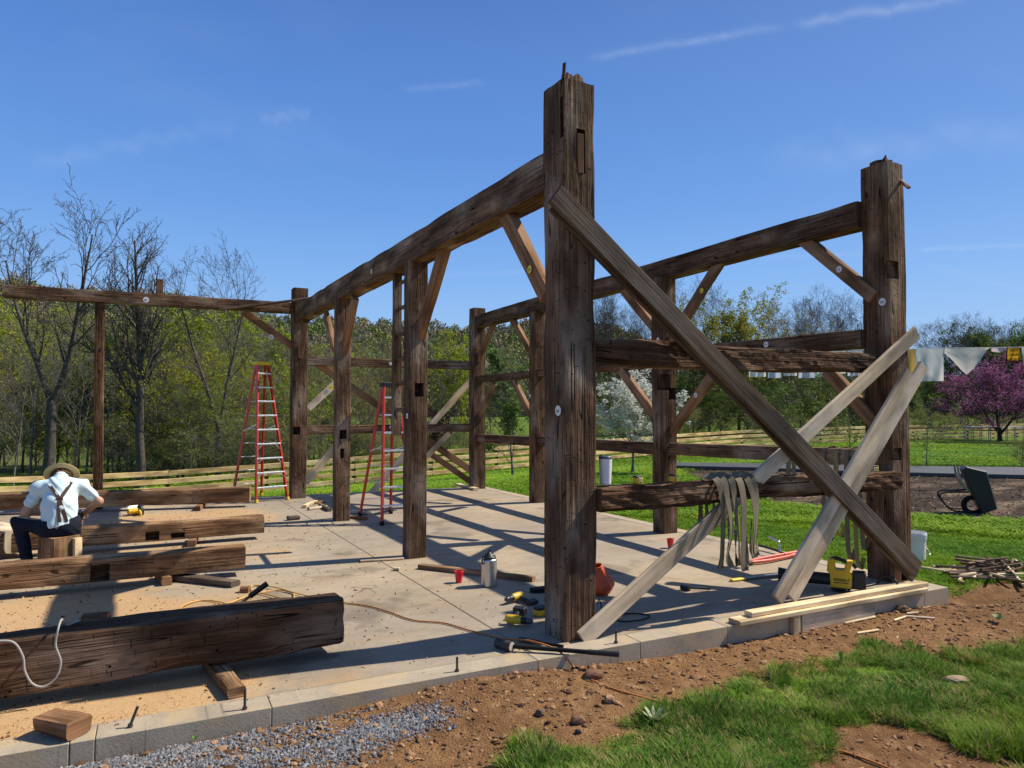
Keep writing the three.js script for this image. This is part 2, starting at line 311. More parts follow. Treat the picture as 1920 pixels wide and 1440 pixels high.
// ---- ground: one sheet out to the horizon, finest in front of the slab
{
  const axis = (dense0, dense1, st, far0, far1, grow) => {
    const a = []; for (let v = dense0; v <= dense1 + 1e-6; v += st) a.push(v);
    let s = st, v = dense1; while (v < far1) { s *= grow; v += s; a.push(v); }
    s = st; v = dense0; while (v > far0) { s *= grow; v -= s; a.unshift(v); }
    return a;
  };
  const xs = axis(-1.6, 9.6, 0.04, -900, 900, 1.045), zs = axis(-5.0, -1.0, 0.04, -1200, 300, 1.045);
  const pos = [], col = [], uv = [], idx = [], c3 = [0, 0, 0];
  const soil = [0.265, 0.146, 0.068], soil2 = [0.16, 0.083, 0.039], soil3 = [0.38, 0.24, 0.125], turfC = [0.15, 0.255, 0.022], turfD = [0.085, 0.155, 0.018], mul = [0.060, 0.042, 0.032], mul2 = [0.25, 0.185, 0.125], litter = [0.13, 0.12, 0.05];
  for (const z of zs) for (const x of xs) {
    const q = zone(x, z), t = fb2(x * 1.1, z * 1.1, 4, 51), t2 = fb2(x * 17, z * 17, 3, 53);
    let c = mix3(soil2, soil, clamp(-0.15 + 1.7 * t + 0.9 * (t2 - 0.5))); c = mix3(c, soil3, clamp((t2 - 0.62) * 2.5));
    const g = mix3(mix3(turfD, turfC, clamp(fb2(x * 0.5, z * 0.5, 4, 57) * 1.9 - 0.45)), [0.16, 0.125, 0.05], clamp(t2 * 2.2 - 1.0));
    c = mix3(c, g, q.turf);
    c = mix3(c, mix3(mul, mul2, clamp((fb2(x * 0.9, z * 2.6, 4, 59) - 0.5) * 4)), q.mulch);
    if (z < -27 && x < 26) c = mix3(c, litter, sstep(0.4, 0.62, fb2(x * 0.2, z * 0.2, 3, 61)) * 0.7);
    pos.push(x, gH(x, z), z); col.push(...c); uv.push(x, z);
  }
  const n = xs.length;
  for (let j = 0; j < zs.length - 1; j++) for (let i = 0; i < n - 1; i++) { const a = j * n + i, b = a + 1, d = a + n, e = d + 1; idx.push(a, d, b, b, d, e); }
  const g = new THREE.BufferGeometry();
  g.setAttribute('position', new THREE.Float32BufferAttribute(pos, 3)); g.setAttribute('color', new THREE.Float32BufferAttribute(col, 3)); g.setAttribute('uv', new THREE.Float32BufferAttribute(uv, 2)); g.setIndex(idx); g.computeVertexNormals();
  const speck = (u, v) => { const a = fbp(u, v, 24, 24, 4, 3), b = pn(u, v, 256, 256, 9); return 0.62 + 0.5 * (a - 0.5) + 0.42 * (b - 0.5); };
  const dm = tex(1024, 1024, (u, v) => { const s = speck(u, v) + 0.2; return [s, s * 0.985, s * 0.96]; }, true, 1.7, 1.7), db = tex(1024, 1024, (u, v) => speck(u, v), false, 1.7, 1.7);
  setting('ground', g, new THREE.MeshPhysicalMaterial({ vertexColors: true, map: dm, bumpMap: db, bumpScale: 0.014, roughness: 0.97, specularIntensity: 0.15 }));
}
// ---- asphalt drive beyond the planting bed
{
  const top = ground2([[1250, 870], [1420, 872], [1600, 876.5], [1800, 878], [2200, 882]], -0.13), bot = ground2([[1250, 876], [1420, 880], [1600, 887], [1800, 892], [2200, 900]], -0.13);
  const s = new THREE.Shape([...top, ...bot.reverse()].map(([x, z]) => new THREE.Vector2(x, -z)));
  const g = new THREE.ExtrudeGeometry(s, { depth: 0.10, bevelEnabled: false }); g.rotateX(-Math.PI / 2); g.translate(0, -0.17, 0);
  const m = tex(256, 256, (u, v) => { const k = 0.055 + 0.04 * (pn(u, v, 90, 90, 4) - 0.5) + 0.02 * (fbp(u, v, 4, 4, 3, 6) - 0.5); return [k, k * 1.03, k * 1.1]; }, true, 2, 2);
  setting('asphalt_drive', g, new THREE.MeshStandardMaterial({ map: m, roughness: 0.62 }));
}
// ---- wooded ridge
{
  const pos = [], idx = [], col = [], NX = 90, NZ = 26;
  const ridge = (bx) => 1.75 + 450 * (0.018 + 0.088 * sstep(0.5, 0.08, bx) + 0.028 * sstep(-0.1, -0.65, bx) + 0.003 * Math.sin(bx * 23) + 0.002 * Math.sin(bx * 51));
  const hillY = (bx, t) => -2.5 + (ridge(bx) + 2.5) * (t < 1 ? Math.pow(t, 1.35) : Math.max(0, 1 - (t - 1) * 0.8));
  const at = (bx, t) => { const r = 190 + 260 * t, a = YAW + Math.atan(bx); return V(Math.sin(a) * r, hillY(bx, t), -Math.cos(a) * r); };
  for (let j = 0; j <= NZ; j++) for (let i = 0; i <= NX; i++) { const p = at(-1.3 + 2.9 * i / NX, 1.6 * j / NZ); pos.push(p.x, p.y, p.z); const k = 0.8 + 0.4 * fb2(i * 0.7, j * 0.7, 3, 4); col.push(0.085 * k, 0.08 * k, 0.045 * k); }
  for (let j = 0; j < NZ; j++) for (let i = 0; i < NX; i++) { const a = j * (NX + 1) + i, b = a + 1, d = a + NX + 1, e = d + 1; idx.push(a, b, d, b, e, d); }
  const g = new THREE.BufferGeometry(); g.setAttribute('position', new THREE.Float32BufferAttribute(pos, 3)); g.setAttribute('color', new THREE.Float32BufferAttribute(col, 3)); g.setIndex(idx); g.computeVertexNormals();
  setting('hill', g, new THREE.MeshStandardMaterial({ vertexColors: true, roughness: 1 }));
  // its trees stand too close and too far to be told apart
  const r = rng(88), q = [], n = [];
  for (let k = 0; k < 190; k++) {
    const a = r() * 6.283, u = r() * 2 - 1, s = Math.sqrt(1 - u * u), rr = 0.45 + 0.55 * Math.sqrt(r()), c = V(s * Math.cos(a) * rr, 0.15 + u * rr * 0.85, s * Math.sin(a) * rr), e = 0.06 + 0.09 * r();
    const d1 = V(r() - 0.5, r() - 0.5, r() - 0.5).normalize(), d2 = V(r() - 0.5, r() - 0.5, r() - 0.5).cross(d1).normalize();
    for (const [i, j] of [[-1, 0], [0, -1], [1, 0], [-1, 0], [1, 0], [0, 1]]) { const p = c.clone().addScaledVector(d1, i * e).addScaledVector(d2, j * e); q.push(p.x, p.y, p.z); }
  }
  const cg = new THREE.BufferGeometry(); cg.setAttribute('position', new THREE.Float32BufferAttribute(q, 3)); cg.computeVertexNormals();
  const N = 7000, im = new THREE.InstancedMesh(cg, new THREE.MeshStandardMaterial({ color: 0xffffff, roughness: 1, side: THREE.DoubleSide }), N), o = new THREE.Object3D(), c = new THREE.Color();
  for (let k = 0; k < N; k++) {
    const p = at(-1.2 + 2.4 * r(), 0.02 + 1.1 * r()), s = 2.3 + 2.0 * r(), conifer = r() < 0.05;
    o.position.set(p.x, p.y + s * 0.9, p.z); o.scale.set(s * (conifer ? 0.6 : 1), s * (1.1 + 0.5 * r()), s * (conifer ? 0.6 : 1)); o.rotation.set(0, r() * 6.3, 0); o.updateMatrix(); im.setMatrixAt(k, o.matrix);
    const t = r(); if (conifer) c.setRGB(0.022, 0.040, 0.018); else if (t < 0.52) c.setRGB(0.20 + 0.07 * r(), 0.178 + 0.06 * r(), 0.125); else c.setRGB(0.15 + 0.08 * r(), 0.185 + 0.07 * r(), 0.055);
    im.setColorAt(k, c);
  }
  stuff(im, 'hillside_wood', 'olive and grey wood covering the distant ridge', 'wood');
}
// ---- concrete slab: trowelled panels inside a cast foundation edge
const SLABM = 13.6;
{
  const dustSpots = [[-0.6, -6.0, 1.6, 0.95, 1.35], [-1.2, -7.2, 1.6, 1.0, 1.2], [-0.8, -4.95, 1.5, 0.4, 1.2], [-1.6, -4.7, 1.2, 0.5, 0.8], [0.7, -12.3, 1.2, 1.3, 1.3], [0.2, -9.3, 1.6, 0.9, 1.1], [-1, -12, 1.6, 1.5, 0.9], [1.3, -7.1, 0.8, 1.0, 0.3], [1.6, -12.8, 0.8, 0.9, 0.5]];
  const conc = (x, z) => {
    const a = fb2(x * 0.8, z * 0.8, 5, 21), b = fb2(x * 3.5 + 7, z * 9, 4, 23), c = fb2(x * 30, z * 30, 3, 25);
    let k = 0.74 + 0.34 * (a - 0.5) + 0.22 * (b - 0.5) + 0.16 * (c - 0.5);
    k *= 1 - 0.35 * sstep(0.60, 0.74, fb2(x * 1.7 + 30, z * 1.7, 4, 27));                          // old wet stains
    let col = [0.49 * k, 0.385 * k, 0.255 * k];
    col = mix3(col, [0.39 * k, 0.335 * k, 0.26 * k], 0.55 * sstep(0.47, 0.62, fb2(x * 0.55 + 3, z * 0.55, 4, 29)));
    const cr = Math.abs(fb2(x * 0.55 + 11, z * 0.55 + 4, 5, 47) - 0.5); if (cr < 0.0022 && fb2(x * 0.4, z * 0.4, 2, 48) > 0.52) col = [col[0] * 0.55, col[1] * 0.52, col[2] * 0.5];
    const track = sstep(0.60, 0.70, fb2(x * 2.2 + z * 0.8, z * 5.5 - x * 1.3, 4, 49)); col = mix3(col, [0.32, 0.21, 0.115], 0.32 * track);
    let d = 0; for (const [sx, sz, rx, rz, w] of dustSpots) d += w * Math.exp(-(((x - sx) / rx) ** 2) - ((z - sz) / rz) ** 2);
    const edge = Math.max(0, 1 - Math.abs(z - zFront(x) + 0.22) / 0.22) * 0.5;
    const dust = clamp(sstep(0.36, 0.85, d * (0.45 + 1.1 * fb2(x * 3, z * 3, 5, 33))) * 0.95 + edge * sstep(0.4, 0.7, fb2(x * 6, z * 6, 3, 35)));
    col = mix3(col, mix3([0.45, 0.255, 0.10], [0.60, 0.375, 0.165], hash(Math.round(x * 210), Math.round(z * 210), 6)), dust * (0.55 + 0.45 * hash(Math.round(x * 150), Math.round(z * 150), 7)));
    const crumb = hash(Math.round(x * 150), Math.round(z * 150), 8);
    if (crumb > 0.9965 - 0.004 * d) col = mix3(col, [0.09, 0.05, 0.03], 0.75);
    return col;
  };
  const map = tex(2048, 2048, (u, v) => { let x = u * SLABM; if (x > 7.4) x -= SLABM; let z = v * SLABM; if (z < 3.2) z += SLABM; return conc(x, -z); }, true, SLABM, SLABM);
  const bump = tex(512, 512, (u, v) => 0.5 + 0.35 * (fbp(u, v, 8, 8, 5, 2) - 0.5) + 0.25 * (pn(u, v, 170, 170, 3) - 0.5), false, 1.3, 1.3);
  const mat = new THREE.MeshStandardMaterial({ map, bumpMap: bump, bumpScale: 0.0035, roughness: 0.88 });
  const slab = new THREE.Group(); slab.name = 'concrete_slab'; slab.userData.kind = 'structure'; scene.add(slab);
  const xs = [XL, -1.1, 2.585, XR - 0.205], zs = [null, -8.9, -12.1, null];
  for (let i = 0; i < 3; i++) for (let j = 0; j < 3; j++) {
    const g3 = 0.0035, x0 = xs[i] + g3, x1 = xs[i + 1] - g3, f = (x) => (j === 0 ? zFront(x) - 0.205 : zs[j]) - g3, b = (x) => (j === 2 ? zBack(x) + 0.205 : zs[j + 1]) + g3;
    const e = 0.004, s = new THREE.Shape([[x0 + e, -f(x0) + e], [x1 - e, -f(x1) + e], [x1 - e, -b(x1) - e], [x0 + e, -b(x0) - e]].map(([x, y]) => new THREE.Vector2(x, y)));
    const g = new THREE.ExtrudeGeometry(s, { depth: 0.24, bevelEnabled: true, bevelSize: e, bevelThickness: e, bevelSegments: 1 });
    g.rotateX(-Math.PI / 2); g.translate(0, -0.24 - e - 0.002, 0);
    part(slab, 'panel', g, mat);
  }
  const cm = tex(1024, 512, (u, v) => {
    const a = fbp(u, v, 6, 4, 5, 61), p = pn(u, v, 200, 100, 63), run = pn(u, v, 90, 2, 64);
    let k = 0.78 + 0.5 * (a - 0.5) + 0.12 * (p - 0.5) - 0.25 * sstep(0.66, 0.8, run) * sstep(0.4, 0.7, fbp(u, v, 8, 2, 2, 65));
    if (pn(u, v, 150, 75, 66) > 0.93) k *= 0.55;
    return mix3([0.51 * k, 0.42 * k, 0.30 * k], [0.50, 0.365, 0.20], 0.6 * sstep(0.5, 0.7, fbp(u, v, 10, 5, 3, 68)));
  }, true, 2, 1);
  const fm = new THREE.MeshStandardMaterial({ map: cm, bumpMap: bump, bumpScale: 0.002, roughness: 0.9 });
  const edge = (x0, z0, x1, z1) => {
    const L = Math.hypot(x1 - x0, z1 - z0), g = new RoundedBoxGeometry(L - 0.004, 0.42, 0.2, 2, 0.005), uv = g.attributes.uv, ps = g.attributes.position, nm = g.attributes.normal;
    for (let i = 0; i < uv.count; i++) uv.setXY(i, ps.getX(i) + x0 * 1.3 + z0, Math.abs(nm.getY(i)) > 0.7 ? ps.getZ(i) + 0.7 : ps.getY(i));
    const m = part(slab, 'foundation_edge', g, fm); m.position.set((x0 + x1) / 2, -0.21, (z0 + z1) / 2); m.rotation.y = -Math.atan2(z1 - z0, x1 - x0);
  };
  const jx = [XL, -3.2, ...[135, 183, 512, 1009, 1201, 1365, 1735].map(frontX), XR];
  for (let i = 0; i < jx.length - 1; i++) edge(jx[i], zFront(jx[i]) - 0.1, jx[i + 1], zFront(jx[i + 1]) - 0.1);
  const side = [zFront(XR) - 0.2, -7, -9.4, -11.6, -13.5, zBack(XR)]; for (let i = 0; i < side.length - 1; i++) edge(XR - 0.1, side[i], XR - 0.1, side[i + 1]);
  const bk = [XL, -3, 0, 2.6, 5, XR - 0.2]; for (let i = 0; i < bk.length - 1; i++) edge(bk[i], zBack(bk[i]) + 0.1, bk[i + 1], zBack(bk[i + 1]) + 0.1);
}
// ---- grass, gravel, crumbs of soil and wood: nobody could count them
{
  const blade = (out, r, x, z, h, w, lean, dir, bend) => {
    const cx = Math.cos(dir), sz = Math.sin(dir), px = -sz * w, pz = cx * w, at = (t) => { const l = lean * t + bend * t * t; return [x + cx * l, h * t * (1 - 0.25 * bend / Math.max(h, 0.01) * t), z + sz * l]; };
    const a = at(0), b = at(0.45), c = at(0.78), d = at(1);
    const q = [[a[0] - px, a[1], a[2] - pz], [a[0] + px, a[1], a[2] + pz], [b[0] - px * 0.9, b[1], b[2] - pz * 0.9], [b[0] + px * 0.9, b[1], b[2] + pz * 0.9], [c[0] - px * 0.6, c[1], c[2] - pz * 0.6], [c[0] + px * 0.6, c[1], c[2] + pz * 0.6], d];
    for (const i of [0, 1, 2, 1, 3, 2, 2, 3, 4, 3, 5, 4, 4, 5, 6]) out.push(...q[i]);
  };
  const tuft = (seed, n, R, h0, h1, w) => { const r = rng(seed), o = []; for (let k = 0; k < n; k++) { const a = r() * 6.283, d = R * Math.sqrt(r()); blade(o, r, Math.cos(a) * d, Math.sin(a) * d, lerp(h0, h1, r()), w * (0.6 + 0.8 * r()), 0.02 * r() * h1 / 0.07, a + (r() - 0.5) * 2.5, h1 * (0.1 + 0.8 * r())); } const g = new THREE.BufferGeometry(); g.setAttribute('position', new THREE.Float32BufferAttribute(o, 3)); g.computeVertexNormals(); return g; };
  const gm = () => new THREE.MeshPhysicalMaterial({ color: 0xffffff, roughness: 0.8, side: THREE.DoubleSide, transmission: 0.3, thickness: 0, specularIntensity: 0.2 });
  const scatter = (name, label, geo, list, colour) => {
    const im = new THREE.InstancedMesh(geo, gm(), list.length), o = new THREE.Object3D(), c = new THREE.Color();
    list.forEach(([x, y, z, s, t, sy], k) => { o.position.set(x, y, z); o.rotation.set(0, t * 6.283, 0); o.scale.set(s, s * (sy || 1), s); o.updateMatrix(); im.setMatrixAt(k, o.matrix); colour(c, x, z, hash(k, 5, 77)); im.setColorAt(k, c); });
    return stuff(im, name, label, 'grass');
  };
  const r = rng(4242), near = [], lawn = [], far = [];
  for (let k = 0; k < 60000; k++) { const x = 0.4 + 9.2 * r(), z = -4.3 + 4 * r(), q = zone(x, z).turf, f = z * Math.cos(YAW) - x * Math.sin(YAW); if (f > -3.2) continue; const p = n2(x * 5, z * 5, 91); const bare = sstep(0.60, 0.72, fb2(x * 2.1 + 5, z * 2.1, 3, 99)); if (q > 0.04 && r() < Math.pow(q, 0.8) * (0.3 + p) * 0.85 * (1 - 0.85 * bare)) near.push([x, gH(x, z) - 0.004, z, 0.4 + 0.75 * p * r() + 0.45 * q, r(), 0.45 + 1.1 * n2(x * 2.7, z * 2.7, 93)]); }
  for (let k = 0; k < 52000; k++) { const x = 7.1 + 8 * Math.pow(r(), 1.2), z = -2.6 - 15 * r(), q = zone(x, z).turf; if (x < 8.6 && z > -4.6) continue; if (r() < q) lawn.push([x, gH(x, z) - 0.004, z, 0.7 + 0.7 * r(), r(), 0.5 + 0.5 * r()]); }
  for (let k = 0; k < 60000; k++) { const t = Math.pow(r(), 1.4), d = 13 + 34 * t, a = YAW + Math.atan(-0.75 + 1.5 * r()), x = Math.sin(a) * d, z = -Math.cos(a) * d; if (x < 7.3 && z > -15.6) continue; const q = zone(x, z).turf; if (r() < q * 0.95) far.push([x, gH(x, z) - 0.01, z, 1.1 + 0.9 * r() + 1.2 * t, r(), 0.45 + 0.3 * r()]); }
  const green = (c, x, z, h) => { const t = fb2(x * 1.3, z * 1.3, 3, 95); if (h < 0.17) c.setRGB(0.34 + 0.6 * h, 0.28 + 0.4 * h, 0.12); else c.setRGB(0.085 + 0.09 * h + 0.16 * (t - 0.5), 0.175 + 0.13 * h + 0.14 * (t - 0.5), 0.015 + 0.015 * h); };
  const lush = (c, x, z, h) => { const t = fb2(x * 0.6, z * 0.6, 3, 97); if (h > 0.988) c.setRGB(0.6, 0.5, 0.05); else c.setRGB(0.125 + 0.10 * h + 0.20 * (t - 0.5), 0.24 + 0.15 * h + 0.22 * (t - 0.5), 0.012); };
  scatter('turf_grass', 'shaggy grass on the bare reddish soil before the foundation', tuft(1, 22, 0.045, 0.03, 0.085, 0.0022), near, green);
  scatter('lawn_grass', 'short bright green lawn beside the slab', tuft(2, 22, 0.06, 0.025, 0.06, 0.003), lawn, lush);
  scatter('mown_grass', 'mown lawn and meadow reaching to the board fence', tuft(3, 20, 0.11, 0.03, 0.08, 0.006), far, lush);

  const stone = (seed) => { const g = new THREE.IcosahedronGeometry(1, 0), p = g.attributes.position; for (let i = 0; i < p.count; i++) { const k = 0.65 + 0.6 * hash(Math.round(p.getX(i) * 50) + seed, Math.round(p.getY(i) * 50), Math.round(p.getZ(i) * 50)); p.setXYZ(i, p.getX(i) * k, p.getY(i) * k * 0.7, p.getZ(i) * k); } g.computeVertexNormals(); return g; };
  const lay = (name, label, cat, geo, list, colour) => {
    const im = new THREE.InstancedMesh(geo, new THREE.MeshPhysicalMaterial({ color: 0xffffff, roughness: 0.92, specularIntensity: 0.3 }), list.length), o = new THREE.Object3D(), c = new THREE.Color();
    list.forEach(([x, y, z, sx, sy, sz], k) => { o.position.set(x, y, z); o.rotation.set((hash(k, 1, 5) - 0.5) * 0.9, hash(k, 2, 5) * 6.283, (hash(k, 3, 5) - 0.5) * 0.9); o.scale.set(sx, sy, sz); o.updateMatrix(); im.setMatrixAt(k, o.matrix); colour(c, hash(k, 4, 5)); im.setColorAt(k, c); });
    return stuff(im, name, label, cat);
  };
  const grav = [], spots = [[760, 1365, 0.30, 0.16, 2], [700, 1372, 0.22, 0.12, 1], [330, 1405, 0.9, 0.13, 3], [120, 1440, 0.8, 0.15, 3], [640, 1405, 0.25, 0.2, 1.2], [480, 1425, 0.7, 0.16, 2.4], [300, 1440, 0.8, 0.2, 2.5]].map(([a, b, rx, rz, w]) => { const p = onY(a, b, -0.11); return [p.x, p.z, rx, rz, w]; });
  for (const [x0, z0, rx, rz, w] of spots) for (let k = 0; k < 640 * w; k++) { const a = r() * 6.283, d = Math.sqrt(-Math.log(1 - r() * 0.97)) * 0.75, x = x0 + Math.cos(a) * d * rx, z = z0 + Math.sin(a) * d * rz; if (z < zFront(x) + 0.015) continue; const s = 0.004 + 0.010 * r() * r() + 0.004 * r(); grav.push([x, gH(x, z) + s * 0.25, z, s * (0.8 + 0.6 * r()), s, s * (0.8 + 0.5 * r())]); }
  lay('gravel', 'loose blue grey crushed stone along the foundation edge', 'gravel', stone(3), grav, (c, h) => { const k = 0.10 + 0.20 * h; c.setRGB(k, k * 0.99, k * 1.01); });
  const clod = [];
  for (let k = 0; k < 16000; k++) { const x = -1 + 10 * r(), z = zFront(x) + 0.02 + 3.0 * Math.pow(r(), 1.3); if (zone(x, z).turf > 0.5) continue; const s = 0.0025 + 0.022 * Math.pow(r(), 9) + 0.005 * r(); clod.push([x, gH(x, z) + s * 0.2, z, s * (0.8 + 0.5 * r()), s * 0.8, s]); }
  lay('soil_crumbs', 'crumbs of reddish brown soil strewn over the bare ground', 'soil', stone(7), clod, (c, h) => c.setRGB(0.09 + 0.30 * h, 0.046 + 0.18 * h, 0.023 + 0.095 * h));
  const chip = [];
  for (let k = 0; k < 480; k++) { const x = 0 + 9 * r(), z = zFront(x) + 0.03 + 1.8 * r() * r(); if (zone(x, z).turf > 0.6) continue; chip.push([x, gH(x, z) + 0.003, z, 0.006 + 0.03 * Math.pow(r(), 3), 0.0018, 0.003 + 0.004 * r()]); }
  for (let k = 0; k < 2600; k++) { const x = -3 + 6.2 * r(), z = -4.6 - 9.8 * r(); if (r() > 0.35 + 0.65 * Math.exp(-((x + 0.3) ** 2) / 3)) continue; chip.push([x, 0.003, z, 0.004 + 0.018 * Math.pow(r(), 3), 0.0018, 0.003 + 0.004 * r()]); }
  lay('wood_chips', 'scattered chips and shavings of wood on slab and soil', 'wood chips', new THREE.BoxGeometry(2, 2, 2), chip, (c, h) => h < 0.45 ? c.setRGB(0.10 + 0.1 * h, 0.055 + 0.05 * h, 0.03) : c.setRGB(0.26 + 0.25 * h, 0.16 + 0.18 * h, 0.08 + 0.09 * h));
  const dustFlake = [], piles = [[-0.7, -6.1, 1.5, 0.8, 5200], [-1.2, -7.2, 1.4, 0.7, 2600], [-0.7, -4.93, 1.3, 0.28, 3600], [0.7, -12.2, 1.2, 1.1, 2600], [0.3, -9.4, 1.4, 0.7, 2000], [1.2, -7.0, 0.9, 0.8, 700]];
  for (const [x0, z0, rx, rz, n] of piles) for (let k = 0; k < n; k++) { const a = r() * 6.283, d = Math.pow(r(), 0.6) * 1.15, x = x0 + Math.cos(a) * d * rx, z = z0 + Math.sin(a) * d * rz; if (x < -4 || z > zFront(x) - 0.02 || fb2(x * 3, z * 3, 4, 33) < 0.42) continue; const s = 0.0016 + 0.0035 * r() * r(); dustFlake.push([x, s * 0.6 + 0.003 * r(), z, s * (1 + r()), s * 0.6, s]); }
  lay('sawdust', 'drifts of orange sawdust around the beams on the slab', 'sawdust', stone(5), dustFlake, (c, h) => c.setRGB(0.36 + 0.3 * h, 0.19 + 0.24 * h, 0.07 + 0.13 * h));
  const mul = [];
  for (let k = 0; k < 14000; k++) { const x = 10 + 14 * r(), z = -3.2 - 16 * r(); if (zone(x, z).mulch < 0.5) continue; const s = 0.012 + 0.03 * r() * r(); mul.push([x, gH(x, z) + s * 0.2, z, s * (0.8 + 1.2 * r()), s * 0.45, s * 0.5]); }
  lay('bark_mulch', 'dark bark mulch with pale straw over the planting bed', 'mulch', stone(9), mul, (c, h) => { const k = h > 0.72 ? 0.28 + 0.4 * (h - 0.72) : 0.035 + 0.06 * h; c.setRGB(k, k * 0.76, k * 0.54); });
}
// ================================================================ THE TIMBER FRAME
const frame = thing('timber_frame', 'tall old hewn post and beam barn frame standing on the concrete slab', 'timber frame', V(5, 0, -9.7));
const tagWhite = std([0.80, 0.79, 0.75], 0.5), tagYellow = std([0.85, 0.66, 0.04], 0.5), tagInk = std([0.05, 0.05, 0.06], 0.6);
function discTag(parent, p, n, r = 0.033, mat = tagWhite) {           // a small numbered disc stapled to a timber
  const g = new THREE.Group(); g.name = 'disc_tag'; g.position.copy(p).addScaledVector(n, 0.004); g.quaternion.setFromUnitVectors(V(0, 0, 1), n);
  scene.add(g);
  const s = new THREE.Shape(); s.absarc(0, 0, r, 0, 6.283); const t = new THREE.Path(); t.absarc(0, r * 0.72, r * 0.12, 0, 6.283, true); s.holes.push(t);
  const disc = part(g, 'disc', new THREE.ExtrudeGeometry(s, { depth: 0.003, bevelEnabled: false, curveSegments: 20 }), mat);
  part(g, 'mark', mergeGeometries([new THREE.TorusGeometry(r * 0.24, r * 0.06, 4, 12).translate(-r * 0.25, -r * 0.1, 0.0035), new THREE.BoxGeometry(r * 0.12, r * 0.6, 0.002).translate(r * 0.3, -r * 0.1, 0.0035)]), tagInk);
  g.updateMatrixWorld(true); parent.updateWorldMatrix(true, false); parent.attach(g);
  return disc;
}
function post(cx, cz, w, d, h, { front = [], left = [], ...o } = {}) {
  const cuts = [], fz = cz + d / 2, lx = cx - w / 2;
  for (const [a, b, c, e] of front) { const p = onZ(a, b, fz), q = onZ(c, e, fz); cuts.push([(p.x + q.x) / 2 - cx, (p.y + q.y) / 2, d / 2, Math.abs(q.x - p.x), Math.abs(p.y - q.y), 0.3]); }
  for (const [a, b, c, e] of left) { const p = onX(a, b, lx), q = onX(c, e, lx); cuts.push([-w / 2, (p.y + q.y) / 2, (p.z + q.z) / 2 - cz, 0.3, Math.abs(p.y - q.y), Math.abs(q.z - p.z)]); }
  return timber(frame, 'post', V(cx, 0, cz), V(cx, h, cz), w, d, M.hewn, { rough: 0.005, wane: 0.012, per: 5, step: 0.07, cuts: cuts.length ? cuts : undefined, ...o });
}
const postA = post(3.06, -4.785, 0.295, 0.31, 4.32, { front: [[1081, 240, 1098, 326], [1063, 398, 1070, 415]], left: [[1050, 183, 1055.5, 256]], rough: 0.006, wane: 0.014, step: 0.05, ragged: 0.01 });
timber(postA, 'tenon', V(3.10, 4.30, -4.80), V(3.10, 4.435, -4.80), 0.16, 0.09, M.hewn, { rough: 0.02, step: 0.03, ragged: 0.03, per: 5 });
timber(postA, 'splinter', V(2.985, 4.29, -4.755), V(2.995, 4.50, -4.75), 0.026, 0.03, M.hewn, { rough: 0.006, step: 0.03, ragged: 0.012, per: 2 });
{ const a = onZ(1082, 249, -4.63), b = onZ(1096, 325, -4.63); timber(postA, 'tenon_plug', V((a.x + b.x) / 2, b.y, -4.655), V((a.x + b.x) / 2 - 0.004, a.y, -4.655), 0.058, 0.06, M.brace, { rough: 0.001, per: 1 }); }
discTag(postA, onZ(1042, 770, -4.62).setX(2.905).setZ(-4.70), V(-1, 0, 0), 0.04);
const postB = post(3.025, -8.165, 0.225, 0.23, 3.54, { front: [[778, 718, 794, 744]] });
const postC = post(2.98, -11.385, 0.225, 0.23, 3.52, { front: [[637, 806, 650, 823], [638, 841, 645, 859]] });
const postD = post(2.975, -14.70, 0.285, 0.29, 4.18, { front: [[549, 800, 563, 815]], rough: 0.007 });
const postE = post(6.975, -4.785, 0.285, 0.31, 4.31, { left: [[1661, 489, 1675, 520], [1668, 840, 1680, 864]], front: [[1690, 1055, 1702, 1088]], rough: 0.007, wane: 0.016, step: 0.05, ragged: 0.012 });
timber(postE, 'tenon', V(7.0, 4.29, -4.80), V(7.0, 4.40, -4.80), 0.12, 0.2, M.hewn, { rough: 0.02, step: 0.03, ragged: 0.03, per: 5 });
timber(postE, 'peg', onZ(1688, 338, -4.66), onZ(1704, 352, -4.40), 0.034, 0.034, M.brace, { rough: 0.002, per: 2 });
discTag(postE, onX(1655, 566, 6.83), V(-1, 0, 0), 0.04);
const postF = post(6.79, -8.10, 0.255, 0.25, 3.66, { left: [[1231, 702, 1245, 731]], front: [[1254, 727, 1268, 749]] });
const postG = post(6.84, -11.84, 0.235, 0.24, 3.62);
const postH = post(6.85, -14.55, 0.28, 0.29, 4.02, { rough: 0.007 });
discTag(postF, onX(1234, 637, 6.66), V(-1, 0, 0)); discTag(postB, onX(764, 780, 2.91), V(-1, 0, 0)); discTag(postG, onX(994, 742, 6.72), V(-1, 0, 0));

// long top beams, each over two posts and between two
const beamA = timber(frame, 'top_beam', V(3.06, 3.69, -4.925), V(2.99, 3.665, -14.57), 0.25, 0.325, M.hewn, { hint: V(1, 0, 0), rough: 0.007, wane: 0.014, step: 0.07, per: 5 });
const beamE = timber(frame, 'top_beam', V(6.86, 3.82, -4.925), V(6.84, 3.70, -14.42), 0.235, 0.275, M.hewn, { rough: 0.007, wane: 0.014, step: 0.07, per: 5 });
discTag(beamA, onX(697, 509, 2.91), V(-1, 0, 0)); discTag(beamE, onX(1195, 507, 6.735), V(-1, 0, 0));
